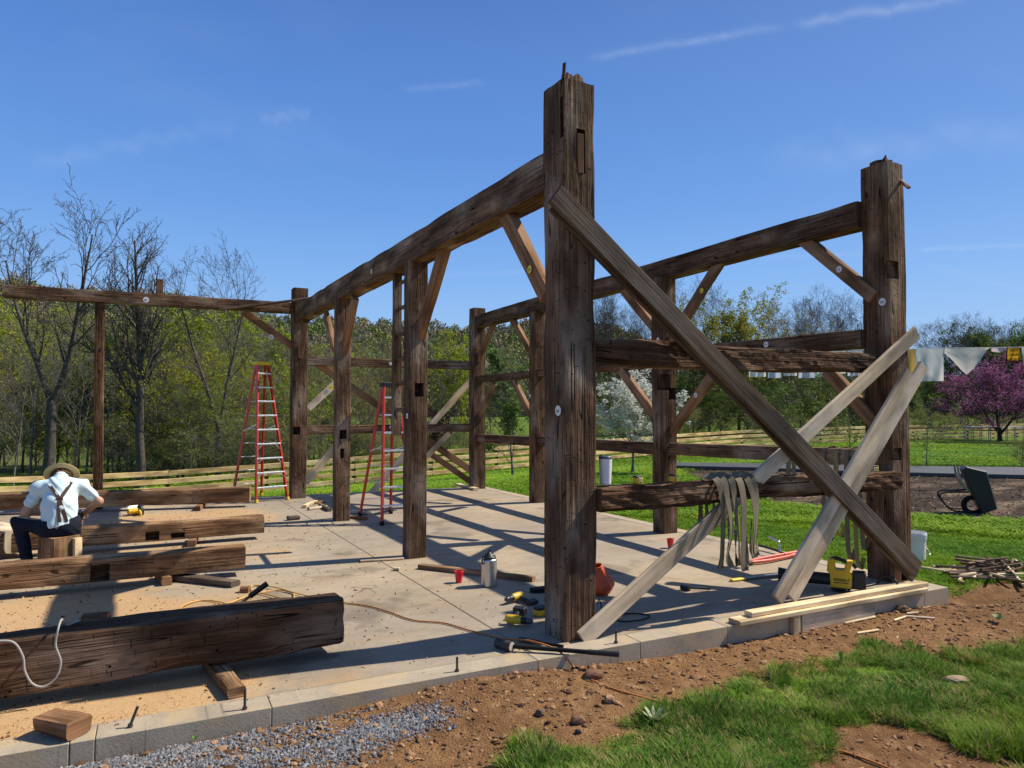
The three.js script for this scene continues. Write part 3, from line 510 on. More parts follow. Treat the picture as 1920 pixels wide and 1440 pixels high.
// braces between posts and beams, read off in the plane of each row
const brace = (x, a, b, w = 0.085, d = 0.14, mat = M.brace) => {
  const p = onX(...a, x), q = onX(...b, x), e = q.clone().sub(p).normalize();
  return timber(frame, 'brace', p.addScaledVector(e, -0.05), q.addScaledVector(e, 0.05), w, d, mat, { rough: 0.004, wane: 0.01, per: 3 });
};
const bA = brace(3.04, [948, 397], [1024, 548], 0.10, 0.155); discTag(bA, onX(994, 505, 2.985), V(-1, 0, 0), 0.035, tagYellow);
brace(3.06, [834, 466], [787, 632], 0.10, 0.16); brace(2.99, [665, 563], [645, 660], 0.09, 0.15); brace(2.99, [612, 592], [627, 652], 0.08, 0.13); brace(2.97, [572, 606], [557, 700], 0.09, 0.15);
const bE = brace(6.84, [1513, 454], [1634, 552], 0.09, 0.14); discTag(bE, onX(1574, 505, 6.79), V(-1, 0, 0), 0.036);
const bF = brace(6.82, [1350, 492], [1262, 634], 0.09, 0.14); discTag(bF, onX(1316, 545, 6.77), V(-1, 0, 0), 0.034, tagYellow);
brace(6.82, [1172, 547], [1226, 614]); discTag(brace(6.82, [1336, 705], [1262, 806]), onX(1305, 741, 6.77), V(-1, 0, 0)); brace(6.82, [1168, 698], [1226, 778]); brace(6.84, [1557, 700], [1637, 787], 0.09, 0.14);
brace(6.84, [962, 600], [991, 652]); brace(6.84, [1048, 570], [1018, 640]); brace(6.84, [925, 607], [896, 678]); brace(6.84, [925, 722], [895, 792]); brace(6.84, [965, 717], [991, 770]); brace(6.84, [1046, 700], [1020, 775]);
// girts
const girt = (p, q, h, d, mat = M.hewn, o = {}) => timber(frame, 'girt', p, q, d, h, mat, { hint: V(0, 0, 1), rough: 0.008, wane: 0.016, ...o });
const gUp = girt(V(3.205, 2.215, -4.75), V(6.835, 2.21, -4.75), 0.195, 0.2, M.girt, { rough: 0.03, wane: 0.06, step: 0.03, per: 7, soft: 0.35 });
const gLow = girt(V(3.205, 1.065, -4.66), V(6.87, 1.03, -4.67), 0.19, 0.21, M.girt, { rough: 0.042, wane: 0.09, step: 0.028, per: 7, soft: 0.35 });
const side = (z0, z1, y0, y1, h) => timber(frame, 'girt', V(6.86, y0, z0), V(6.85, y1, z1), 0.16, h, M.hewn, { rough: 0.007 });
const sg = side(-4.93, -7.98, 2.50, 2.53, 0.2); side(-8.22, -11.72, 2.45, 2.44, 0.15); side(-11.96, -14.41, 2.43, 2.43, 0.15);
side(-4.93, -7.98, 1.25, 1.19, 0.17); side(-8.22, -11.72, 1.18, 1.16, 0.18); side(-11.96, -14.41, 1.14, 1.13, 0.18);
discTag(sg, onX(1437, 646, 6.775), V(-1, 0, 0), 0.036);
const back1 = girt(V(3.12, 2.735, -14.70), V(6.71, 2.735, -14.62), 0.185, 0.13), back2 = girt(V(3.12, 1.345, -14.70), V(6.71, 1.345, -14.62), 0.175, 0.13);
discTag(back1, onZ(732, 682, -14.56), V(0, 0, 1)); discTag(back2, onZ(733, 801, -14.56), V(0, 0, 1));
// the plate that waits for the next bent, with its prop
const plate = girt(V(-1.92, 3.745, -14.66), V(2.83, 3.775, -14.66), 0.215, 0.2, M.hewn, { rough: 0.01 });
discTag(plate, onZ(274, 562, -14.55), V(0, 0, 1), 0.05);
timber(plate, 'stub_post', V(0.44, 3.86, -14.68), V(0.44, 4.15, -14.68), 0.12, 0.14, M.hewn, { rough: 0.004 });
timber(frame, 'prop', V(-0.48, 0, -14.70), V(-0.515, 3.64, -14.66), 0.155, 0.14, M.girt, { rough: 0.006 });
timber(frame, 'spacer_board', onZ(412, 581, -14.50), onZ(598, 557, -14.42), 0.035, 0.16, M.dusky, { hint: V(0, 1, 0), ...boardOpt });
// old mow ladder beside the second post
{
  const z = -8.90, rail = timber(frame, 'ladder_rail', V(3.04, 1.42, z), V(3.04, 3.54, z), 0.10, 0.115, M.hewn, { rough: 0.005 });
  for (const py of [533, 580, 628, 674, 720, 768]) { const y = onX(748, py, 3.04).y; timber(rail, 'rung', V(3.04, y, z + 0.05), V(3.04, y + 0.012, -8.27), 0.045, 0.05, M.hewn, { rough: 0.003, per: 2 }); }
}
// temporary bracing nailed across the openings
const plank = (z0, z1, a, b, w, t, mat, o = {}) => { const p = onZ(...a, z0), q = onZ(...b, z1); return timber(frame, 'temporary_brace', p, q, t, w, mat, { hint: V(0, 0, 1), ...boardOpt, step: 0.12, ...o }); };
const t1 = plank(-4.59, -4.468, [1040, 364], [1719, 1068], 0.175, 0.052, M.dusky, { rough: 0.004, wane: 0.01 });
plank(-4.637, -4.52, [1036, 386], [1712, 1082], 0.10, 0.034, M.dusky, { rough: 0.004 });
plank(-4.605, -4.605, [1091, 1199], [1718, 624], 0.142, 0.04, M.pale);
plank(-4.535, -4.535, [1457, 1124], [1704, 699], 0.135, 0.042, M.pale); plank(-4.535, -4.535, [1483, 1121], [1731, 686], 0.135, 0.042, M.pale);
const t5 = plank(-14.83, -14.83, [456, 585], [893, 889], 0.15, 0.05, M.brace); discTag(t5, onZ(508, 632, -14.795), V(0, 0, 1), 0.05);
plank(-14.87, -14.87, [800, 846], [885, 905], 0.13, 0.045, M.brace);
plank(-14.90, -14.90, [913, 678], [690, 932], 0.14, 0.04, M.pale); plank(-14.79, -14.79, [843, 812], [800, 856], 0.12, 0.04, M.pale);
const t7 = plank(-14.62, -14.62, [578, 766], [632, 716], 0.14, 0.04, M.pale); discTag(t7, onZ(620, 726, -14.59), V(0, 0, 1), 0.045, tagYellow);
plank(-14.90, -14.90, [572, 905], [627, 840], 0.15, 0.04, M.pale);
// ================================================================ TIMBERS AND OFFCUTS LYING ON THE SLAB
const cutsOn = (p0, p1, h, d, boxes) => boxes.map(([a, b, c, e, top]) => {   // a mortise in the camera-side face, given by its photo corners
  const dir = p1.clone().sub(p0).normalize(), fz = p0.z + d / 2, at = (px, py) => { const r = pixRay(px, py), t0 = (fz) / r.z; return V(r.x * t0, EYE + r.y * t0, fz); };
  const p = at(a, b), q = at(c, e); const len = (v) => (v.x - p0.x) / dir.x;
  return [0, (len(p) + len(q)) / 2, ((p.y + q.y) / 2 - p0.y), 0.32, Math.abs(len(q) - len(p)), Math.abs(p.y - q.y)];
});
function looseBeam(label, p0, p1, h, d, mat, boxes, o = {}) {
  const g = thing('loose_beam', label, 'beam', V((p0.x + p1.x) / 2, p0.y - h / 2, (p0.z + p1.z) / 2), 0, 'beams laid out on the slab');
  const cuts = boxes && cutsOn(p0, p1, h, d, boxes).map(([, y, z, wx, wy, wz]) => [d / 2, y, -z, wx, wy, wz]);
  timber(g, 'timber', p0, p1, d, h, mat, { hint: V(0, 0, 1), rough: 0.008, wane: 0.02, per: 5, step: 0.06, cuts, ...o });
  return g;
}
const beam1 = looseBeam('heavy dark hewn beam propped on a short block, grey cable over it', V(-2.7, 0.232, -5.29), V(1.36, 0.235, -5.25), 0.325, 0.30, M.darkHewn, null, { rough: 0.012, wane: 0.035, ragged: 0.014, step: 0.05 });
looseBeam('hewn beam with a single mortise lying behind the cabled beam', V(-2.9, 0.20, -8.22), V(1.10, 0.195, -8.17), 0.225, 0.25, M.loose, [[170, 1048, 206, 1076]]);
looseBeam('hewn beam with two mortises lying beyond the seated person', V(-1.5, 0.19, -10.36), V(1.63, 0.195, -10.33), 0.225, 0.25, M.loose, [[273, 985, 299, 1000], [321, 983, 347, 991]]);
looseBeam('long hewn beam reaching to the foot of the yellow topped ladder', V(-3.2, 0.215, -15.0), V(1.95, 0.215, -13.80), 0.27, 0.26, M.loose);
{ const a = onY(38, 1006, 0.25), b = onY(-190, 950, 0.25); looseBeam('grey weathered beam pointing at the knee of the seated person', b.setY(0.22), a.setY(0.20), 0.26, 0.30, M.pale, null, { rough: 0.016, wane: 0.03 }); }
function chunk(name, label, cat, p0, p1, w, h, mat, o = {}, group) {    // a short piece of timber lying on something: p0 to p1 is its axis
  const g = thing(name, label, cat, V((p0.x + p1.x) / 2, Math.min(p0.y, p1.y) - h / 2, (p0.z + p1.z) / 2), 0, group);
  timber(g, 'timber', p0, p1, h, w, mat, { hint: V(0, 1, 0), rough: 0.003, per: 2, ...o });
  return g;
}
chunk('support_block', 'short square block under the end of the cabled beam', 'wood block', V(0.60, 0.034, -4.69), V(0.51, 0.034, -5.40), 0.115, 0.066, M.loose);
chunk('support_block', 'square block under the hidden end of the cabled beam', 'wood block', V(-1.15, 0.034, -5.1), V(-1.2, 0.034, -5.46), 0.12, 0.066, M.loose);
for (const [x, z, x2, z2, l] of [[0.72, -10.05, 0.80, -10.6, 'small block under the beam with two mortises'], [1.05, -13.55, 1.2, -14.2, 'small block under the long beam beside the circular saw'], [0.35, -7.98, 0.30, -8.4, 'small block under the beam with a single mortise']]) chunk('support_block', l, 'wood block', V(x, 0.04, z), V(x2, 0.04, z2), 0.10, 0.08, M.brace);
chunk('loose_board', 'dark short board lying beside the beam with a single mortise', 'board', onY(300, 1078, 0.03), onY(442, 1094, 0.03), 0.13, 0.06, M.dusky);
chunk('loose_board', 'split dark plank lying behind the steel jug', 'board', onY(787, 1061, 0.026), onY(1001, 1085, 0.026), 0.085, 0.05, M.brace, { rough: 0.008 });
chunk('loose_board', 'thin pale stick lying at the foot of a post', 'board', onY(676, 1052, 0.014), onY(757, 1047, 0.014), 0.03, 0.026, M.pale);
chunk('loose_board', 'grey plank lying at the foot of a far post', 'board', onY(858, 908, 0.03), onY(893, 917, 0.03), 0.14, 0.05, M.pale);
{ const g = thing('wood_offcut', 'split reddish wood chunk on the slab near the edge', 'offcut', onY(118, 1362, 0)); const a = onY(88, 1352, 0.05), b = onY(150, 1364, 0.05); timber(g, 'timber', a, b, 0.10, 0.15, M.brace, { hint: V(0, 1, 0), rough: 0.02, wane: 0.05, step: 0.025, per: 4 }); }
for (const [a, b, c, e, w, h, m, l] of [[156, 1158, 204, 1155, 0.10, 0.06, M.loose, 'flat offcut just behind the cabled beam'], [452, 1104, 468, 1104, 0.08, 0.06, M.brace, 'small cube of wood beside the orange cord loops'], [540, 972, 560, 970, 0.12, 0.06, M.dusky, 'small dark offcut lying alone between ladder and beams'],
  [571, 950, 592, 940, 0.08, 0.05, M.spruce, 'yellowish splintered offcut in the scrap heap by a post'], [578, 954, 612, 950, 0.07, 0.05, M.pale, 'curved pale offcut in the scrap heap by a post'], [600, 946, 618, 956, 0.08, 0.06, M.dusky, 'dark rotten offcut in the scrap heap by a post'], [588, 943, 606, 940, 0.06, 0.05, M.loose, 'brown offcut in the scrap heap by a post'],
  [654, 968, 686, 972, 0.10, 0.05, M.brace, 'reddish board end beside the black topped ladder'], [662, 958, 692, 962, 0.08, 0.05, M.pale, 'pale board end under the black topped ladder'], [738, 1066, 749, 1066, 0.05, 0.04, M.pale, 'small crumbled lump of wood on the slab joint']])
  chunk('wood_offcut', l, 'offcut', onY(a, b, h / 2), onY(c, e, h / 2), w, h, m, { rough: 0.008, wane: 0.02, step: 0.04, per: 3 });
{
  const g = thing('seat_block', 'squared timber block that the person sits on', 'wood block', V(-0.68, 0, -9.56), rad(34));
  part(g, 'timber', timberGeo(0.335, 0.30, 0.30, { seed: 77, rough: 0.004, step: 0.05 }), M.loose);
  part(g, 'tenon', timberGeo(0.30, 0.09, 0.05, { seed: 78, rough: 0.002 }), M.spruce, [0.10, 0.01, 0.172]);
}
// boards along the front edge, form board and its stake
{
  const p = (a, b, y) => onY(a, b, y);
  const s1 = chunk('stacked_board', 'pale sawn board, lower of the pair on the slab edge', 'board', p(1377, 1166, 0.021), p(1728, 1104, 0.021), 0.135, 0.04, M.spruce, boardOpt, 'boards on the slab edge');
  const s2 = chunk('stacked_board', 'pale sawn board, upper of the pair on the slab edge', 'board', p(1403, 1151, 0.063), p(1733, 1094, 0.063), 0.09, 0.04, M.spruce, boardOpt, 'boards on the slab edge');
  const c = p(1668, 1105, 0.0), st = thing('pry_bar', 'black flat strap bar hooked over the stacked boards', 'pry bar', c);
  const pts = [[-0.55, 0.03, -0.14], [-0.3, 0.03, -0.12], [-0.06, 0.05, -0.09], [-0.03, 0.115, -0.05], [0.02, 0.12, 0.0], [0.035, 0.07, 0.055], [0.03, 0.02, 0.065]].map((q) => V(...q));
  part(st, 'bar', tubeGeo(pts, 0.012, 40, 5), M.black);
  const x0 = frontX(1498), x1 = frontX(1635), z0 = zFront(x0) + 0.022, z1 = zFront(x1) + 0.02;
  const fb = thing('form_board', 'grey form board standing against the foundation edge', 'board', V((x0 + x1) / 2, -0.16, (z0 + z1) / 2)); timber(fb, 'board', V(x0, -0.085, z0), V(x1, -0.085, z1), 0.165, 0.034, M.pale, { hint: V(0, 1, 0), ...boardOpt });
  const xs = frontX(1487), sk = thing('form_stake', 'short square wooden stake against the foundation edge', 'stake', V(xs, -0.2, zFront(xs) + 0.03)); timber(sk, 'stake', V(xs, -0.22, zFront(xs) + 0.026), V(xs, 0.012, zFront(xs) + 0.026), 0.085, 0.045, M.spruce, boardOpt);
  const sticks = [[1607, 1187, 1647, 1182, 'thin pale stick in the soil before the stacked boards'], [1696, 1157, 1752, 1160, 'grey stick lying in the soil near the slab corner'], [1584, 1167, 1641, 1158, 'long split lath half buried along the form board'], [1700, 1152, 1722, 1150, 'short yellow offcut on the heaped soil near the corner'], [1676, 1166, 1697, 1159, 'thin yellow lath pointing at the heaped soil']];
  for (const [a, b, d, e, l] of sticks) { const q = onY(a, b, -0.12), w = onY(d, e, -0.12); q.y = gH(q.x, q.z) + 0.012; w.y = gH(w.x, w.z) + 0.012; chunk('wood_stick', l, 'stick', q, w, 0.022, 0.018, l.includes('grey') ? M.pale : M.spruce, { rough: 0.003, per: 2 }); }
}
// ================================================================ THE SEATED PERSON
const smin = (a, b, k) => { const h = clamp(0.5 + 0.5 * (b - a) / k); return lerp(b, a, h) - k * h * (1 - h); };
const cap = (p, a, b, ra, rb) => { const ab = b.clone().sub(a), ap = p.clone().sub(a), t = clamp(ap.dot(ab) / ab.lengthSq()); return ap.addScaledVector(ab, -t).length() - lerp(ra, rb, t); };
function sdfGeo(fn, c, half, res) {
  const mc = new MarchingCubes(res, new THREE.MeshBasicMaterial(), false, false, 120000); mc.isolation = 0;
  const p = V(0, 0, 0), hs = res / 2; let n = 0;
  for (let k = 0; k < res; k++) for (let j = 0; j < res; j++) for (let i = 0; i < res; i++) { p.set((i - hs) / hs * half + c.x, (j - hs) / hs * half + c.y, (k - hs) / hs * half + c.z); mc.field[n++] = -fn(p); }
  mc.update();
  const g = new THREE.BufferGeometry();
  g.setAttribute('position', new THREE.BufferAttribute(mc.positionArray.slice(0, mc.count * 3), 3));
  g.scale(half, half, half); g.translate(c.x, c.y, c.z);
  const w = mergeVertices(g, 1e-5); w.computeVertexNormals(); return w;
}
{
  const ps = thing('person', 'person in pale blue shirt, brown braces and straw hat, bent over the timbers', 'person', V(-0.69, 0, -9.60), rad(2));
  const J = { pel: V(0, 0.44, 0.02), spi: V(0, 0.64, -0.03), che: V(0, 0.82, -0.12), nek: V(0.0, 0.93, -0.215), hed: V(0.0, 0.945, -0.335),
    sL: V(-0.205, 0.865, -0.15), sR: V(0.205, 0.865, -0.15), eL: V(-0.325, 0.60, -0.16), eR: V(0.385, 0.67, -0.20), wL: V(-0.13, 0.545, -0.36), wR: V(0.25, 0.52, -0.40),
    hL: V(-0.10, 0.43, -0.02), hR: V(0.10, 0.43, -0.02), kL: V(-0.385, 0.49, -0.17), kR: V(0.14, 0.50, -0.42), aL: V(-0.30, 0.09, -0.10), aR: V(0.15, 0.09, -0.46), tL: V(-0.315, 0.04, -0.28), tR: V(0.16, 0.04, -0.64) };
  const torso = (p, g) => { let d = cap(p, J.pel, J.spi, 0.16 + g, 0.145 + g); d = smin(d, cap(p, J.spi, J.che, 0.15 + g, 0.158 + g), 0.08); d = smin(d, cap(p, J.sL, J.sR, 0.066 + g, 0.066 + g), 0.08); return d; };
  const arms = (p, g, cut) => { let d = 9; for (const [s, e, w] of [[J.sL, J.eL, J.wL], [J.sR, J.eR, J.wR]]) { const m = s.clone().lerp(e, cut); d = Math.min(d, cap(p, s, m, 0.06 + g, 0.052 + g)); if (cut === 1) d = smin(d, cap(p, e, w, 0.047, 0.03), 0.03); } return d; };
  const legs = (p, g) => { let d = 9; for (const [h, k, a] of [[J.hL, J.kL, J.aL], [J.hR, J.kR, J.aR]]) d = Math.min(d, smin(cap(p, h, k, 0.092 + g, 0.068 + g), cap(p, k, a, 0.062 + g, 0.042 + g), 0.03)); return d; };
  const skin = std([0.50, 0.27, 0.17], 0.55), shirt = std([0.60, 0.74, 0.76], 0.85), navy = std([0.012, 0.016, 0.028], 0.85), strap = std([0.085, 0.048, 0.034], 0.8), hairM = std([0.09, 0.045, 0.022], 0.8), straw = std([0.52, 0.40, 0.19], 0.85), shoe = std([0.03, 0.022, 0.018], 0.7);
  // the body: torso, neck, head, arms, legs and both hands in one surface
  const head = (p) => { let d = cap(p, V(J.hed.x, J.hed.y + 0.035, J.hed.z - 0.0), V(J.hed.x, J.hed.y - 0.045, J.hed.z - 0.05), 0.098, 0.072); d = smin(d, cap(p, J.nek, J.hed, 0.06, 0.06), 0.03); d = smin(d, cap(p, V(J.hed.x, J.hed.y - 0.02, J.hed.z - 0.10), V(J.hed.x, J.hed.y - 0.05, J.hed.z - 0.135), 0.016, 0.018), 0.02); for (const s of [-1, 1]) d = smin(d, cap(p, V(s * 0.098, J.hed.y + 0.012, J.hed.z), V(s * 0.102, J.hed.y - 0.028, J.hed.z - 0.01), 0.015, 0.012), 0.01); return d; };
  const body = [sdfGeo((p) => { let d = smin(torso(p, -0.012), arms(p, -0.008, 1), 0.05); d = smin(d, legs(p, -0.01), 0.05); d = smin(d, cap(p, J.nek, J.che, 0.062, 0.09), 0.05); for (const [a, t] of [[J.aL, J.tL], [J.aR, J.tR]]) d = smin(d, cap(p, a, t, 0.04, 0.034), 0.03); return smin(d, head(p), 0.02); }, V(0.02, 0.55, -0.18), 0.66, 104)];
  for (const [w, e, s] of [[J.wL, J.eL, 1], [J.wR, J.eR, -1]]) {
    const f = w.clone().sub(e).normalize(), up = V(0, 1, 0).addScaledVector(f, -f.y).normalize(), sd = f.clone().cross(up).multiplyScalar(s), at = (a, b, c) => w.clone().addScaledVector(f, a).addScaledVector(sd, b).addScaledVector(up, c);
    const fingers = [[-0.03, 0.085, 0.9], [-0.01, 0.095, 1], [0.01, 0.09, 0.95], [0.03, 0.078, 0.78]].map(([b, a, l]) => [at(a, b, 0), at(a + 0.028 * l, b, -0.008), at(a + 0.036 * l, b, -0.036 * l), at(a + 0.016 * l, b * 0.9, -0.052 * l)]);
    const th = [at(0.03, -0.034, -0.005), at(0.062, -0.052, -0.018), at(0.085, -0.036, -0.038)];
    body.push(sdfGeo((p) => { let d = cap(p, w, at(0.03, 0, 0), 0.029, 0.028); for (const b of [-0.026, -0.009, 0.009, 0.026]) d = smin(d, cap(p, at(0.02, b * 0.8, 0), at(0.085, b, 0), 0.015, 0.011), 0.012); for (const q of fingers) for (let i = 0; i < 3; i++) d = smin(d, cap(p, q[i], q[i + 1], 0.0095 - i * 0.0006, 0.009 - i * 0.0006), 0.003); for (let i = 0; i < 2; i++) d = smin(d, cap(p, th[i], th[i + 1], 0.011, 0.0095), 0.006); return d; }, at(0.06, 0, -0.01), 0.1, 66));
  }
  part(ps, 'body', mergeGeometries(body), skin);
  const crease = (p) => 0.0055 * Math.sin(p.y * 46 + p.x * 22 + 3 * Math.sin(p.x * 19 + p.y * 8)) * (0.4 + 0.9 * n2(p.x * 6, p.y * 5 + p.z * 4, 3)) + 0.004 * Math.sin((p.x * 31 - p.y * 27) + 4 * n2(p.x * 8, p.y * 8, 5));
  const sh = part(ps, 'shirt', sdfGeo((p) => { let d = smin(torso(p, 0.014), arms(p, 0.012, 0.62), 0.045); d = smin(d, cap(p, V(0, 0.91, -0.17), V(0, 0.965, -0.225), 0.078, 0.066), 0.02); d += crease(p); return Math.max(d, 0.455 + 0.02 * Math.sin(p.x * 14) - p.y, Math.abs(p.y - 0.965) < 0.2 && p.z < -0.24 && p.y > 0.93 ? 0.01 : -1); }, V(0, 0.7, -0.1), 0.48, 112), shirt);
  part(sh, 'collar', new THREE.TorusGeometry(0.066, 0.012, 8, 28).rotateX(Math.PI / 2 - 0.85).translate(0, 0.965, -0.225), shirt);
  part(ps, 'trousers', sdfGeo((p) => { let d = legs(p, 0.016); d = smin(d, cap(p, V(-0.06, 0.44, 0.02), V(0.06, 0.44, 0.02), 0.150, 0.150), 0.06); d += 0.5 * crease(p); return Math.max(d, p.y - 0.535 - 0.02 * Math.sin(p.x * 9), 0.075 - p.y, 0.325 - p.y - 9 * Math.max(0, Math.abs(p.x) - 0.03) - 9 * Math.max(0, -p.z)); }, V(-0.08, 0.35, -0.17), 0.46, 100), navy);
  // braces cross between the shoulder blades
  const onBack = (x, y) => { const p = V(x, y, 0.4); for (let i = 0; i < 40; i++) { const d = torso(p, 0.014); if (d < 0.003) break; p.z -= Math.max(0.002, d * 0.8); } return p; };
  const ribbon = (pts, w, t) => { const c = new THREE.CatmullRomCurve3(pts), N = 28, pos = [], idx = []; for (let i = 0; i <= N; i++) { const p = c.getPoint(i / N), tg = c.getTangent(i / N), sd = tg.clone().cross(V(0, 0.25, 1).normalize()).normalize(), nn = sd.clone().cross(tg).normalize(); for (const [a, b] of [[-1, 0], [1, 0], [1, 1], [-1, 1]]) { const q = p.clone().addScaledVector(sd, a * w / 2).addScaledVector(nn, b * t); pos.push(q.x, q.y, q.z); } if (i) { const o = (i - 1) * 4; for (let k = 0; k < 4; k++) { const a = o + k, b = o + (k + 1) % 4; idx.push(a, b, a + 4, b, b + 4, a + 4); } } } const g = new THREE.BufferGeometry(); g.setAttribute('position', new THREE.Float32BufferAttribute(pos, 3)); g.setIndex(idx); g.computeVertexNormals(); return toCreasedNormals(g, 0.6); };
  const sus = part(ps, 'braces', ribbon([[-0.115, 0.925], [-0.07, 0.86], [-0.005, 0.765], [0.012, 0.72], [0.05, 0.60], [0.08, 0.50]].map(([x, y]) => onBack(x, y)), 0.036, 0.004), strap);
  part(sus, 'strap', ribbon([[0.11, 0.925], [0.075, 0.86], [0.018, 0.765], [0.002, 0.72], [0.0, 0.60], [0.012, 0.50]].map(([x, y]) => onBack(x, y)), 0.036, 0.004), strap);
  { const k = onBack(0.006, 0.755); part(sus, 'leather_patch', new RoundedBoxGeometry(0.062, 0.035, 0.014, 2, 0.004).translate(k.x, k.y, k.z + 0.004), strap); }
  part(ps, 'hair', sdfGeo((p) => { const d = cap(p, V(J.hed.x, J.hed.y + 0.035, J.hed.z + 0.004), V(J.hed.x, J.hed.y - 0.01, J.hed.z + 0.015), 0.108, 0.100) + 0.008 * Math.sin(p.x * 120 + p.y * 90) * Math.sin(p.y * 130 + p.z * 70); return Math.max(d, J.hed.z - 0.055 - p.z + 0.5 * (J.hed.y - p.y)); }, V(J.hed.x, J.hed.y, J.hed.z), 0.17, 60), hairM);
  const hat = new THREE.Group(); hat.name = 'straw_hat'; hat.position.set(0.004, 0.985, -0.36); hat.rotation.set(rad(-50), 0, rad(-3)); ps.add(hat);
  const prof = [[0, 0.112], [0.05, 0.112], [0.085, 0.104], [0.098, 0.085], [0.104, 0.02], [0.108, 0.0], [0.135, -0.008], [0.165, -0.004], [0.182, 0.008], [0.184, 0.003], [0.165, -0.010], [0.135, -0.014], [0.102, -0.008], [0.098, 0.02], [0.09, 0.08], [0.05, 0.105], [0, 0.106]].map(([x, y]) => new THREE.Vector2(x, y));
  part(hat, 'crown', new THREE.LatheGeometry(prof, 40), straw); part(hat, 'band', new THREE.CylinderGeometry(0.1045, 0.108, 0.03, 40, 1, true).translate(0, 0.018, 0), strap);
  for (const [a, t] of [[J.aL, J.tL], [J.aR, J.tR]]) part(ps, 'shoe', sdfGeo((p) => Math.max(smin(cap(p, V(a.x, 0.055, a.z + 0.035), V(t.x, 0.042, t.z), 0.052, 0.042), cap(p, a, V(a.x, 0.06, a.z), 0.05, 0.05), 0.02), 0.006 - p.y), V(t.x, 0.08, (a.z + t.z) / 2), 0.19, 46), shoe);
}
// ================================================================ TOOLS AND SMALL THINGS
const box = (w, h, d, r = 0.004) => new RoundedBoxGeometry(w, h, d, 2, Math.min(r, w / 2.1, h / 2.1, d / 2.1));
const cyl = (r0, r1, h, n = 20) => new THREE.CylinderGeometry(r1, r0, h, n);
const lathe = (pts, n = 28) => new THREE.LatheGeometry(pts.map(([x, y]) => new THREE.Vector2(x, y)), n);
// ---- step ladders: two red rails with treads in front, two braced rails behind
function stepLadder(label, group, L, R, H, spread, steps, capMat, footMat, capName) {
  const c = L.clone().add(R).multiplyScalar(0.5), w = L.distanceTo(R), g = thing('step_ladder', label, 'ladder', c, -Math.atan2(R.z - L.z, R.x - L.x), group);
  const topW = w * 0.36, zt = -spread * 0.42;                          // own axes: x along the treads, -z towards the rear rails
  const F = (s, t) => V(s * lerp(w, topW, t) / 2, H * t, lerp(0, zt, t)), B = (s, t) => V(s * lerp(w * 0.94, topW * 0.9, t) / 2, H * t, lerp(-spread, zt - 0.09, t));
  const rail = (f, s, name) => {
    const a = f(s, 0), b = f(s, 0.985), y = b.clone().sub(a), len = y.length(); y.normalize(); const x = V(1, 0, 0).addScaledVector(y, -y.x).normalize(), z = x.clone().cross(y);
    const sh = new THREE.Shape(), k = s < 0 ? 1 : -1, t = 0.006, dd = name === 'front_rail' ? 0.038 : 0.03; for (const [i, [u, v]] of [[0, -dd], [k * 0.028, -dd], [k * 0.028, -dd + t], [k * t, -dd + t], [k * t, dd - t], [k * 0.028, dd - t], [k * 0.028, dd], [0, dd]].entries()) i ? sh.lineTo(u, v) : sh.moveTo(u, v);
    const ge = new THREE.ExtrudeGeometry(sh, { depth: len, bevelEnabled: false }); ge.rotateX(-Math.PI / 2);
    const m = part(g, name, ge, M.redRail); m.quaternion.setFromRotationMatrix(new THREE.Matrix4().makeBasis(x, y, z)); m.position.copy(a);
    part(m, 'foot', box(0.045, 0.06, 0.10, 0.006), footMat, [k * 0.014, 0.028, 0]);
  };
  for (const s of [-1, 1]) { rail(F, s, 'front_rail'); rail(B, s, 'rear_rail'); }
  for (let i = 1; i <= steps; i++) {
    const t = i / (steps + 0.75), a = F(-1, t), b = F(1, t), l = a.distanceTo(b) - 0.012;
    const st = part(g, 'tread', box(l, 0.026, 0.082, 0.003), M.alu, [0, a.y, a.z]);
    if (i < 5) for (const s of [-1, 1]) { const e = part(st, 'knee_brace', new THREE.CylinderGeometry(0.006, 0.006, 0.15, 6), i === 1 ? capMat : M.alu, [s * (l / 2 - 0.055), -0.06, 0.03], [0, 0, s * 0.85]); }
    const p = B(-1, t), q = B(1, t); if (i < steps) part(g, 'rear_bar', box(p.distanceTo(q), 0.014, 0.016, 0.003), M.alu, [0, p.y, p.z]);
  }
  for (const s of [-1, 1]) { const a = F(s, 0.55), b = B(s, 0.5), d = b.clone().sub(a); const m = part(g, 'spreader', box(0.006, 0.018, d.length(), 0.002), M.alu); m.position.copy(a).addScaledVector(d, 0.5); m.lookAt(g.localToWorld(b.clone())); }
  const cp = part(g, 'top_cap', box(topW + 0.05, 0.07, 0.19, 0.012), capMat, [0, H, zt - 0.045]); part(cp, 'tool_tray', box(topW - 0.03, 0.012, 0.13, 0.003), M.black, [0, 0.034, 0]);
  return g;
}
const yellowCap = std([0.78, 0.55, 0.015], 0.5);
stepLadder('red step ladder with a yellow top cap and yellow feet', 'red step ladders', V(2.10, 0, -14.20), V(2.74, 0, -14.42), 2.66, 1.0, 9, yellowCap, yellowCap);
{ const g = stepLadder('red step ladder with a black top cap and black feet', 'red step ladders', V(3.38, 0, -10.58), V(3.98, 0, -10.60), 2.15, 1.12, 7, M.black, M.rubber); }
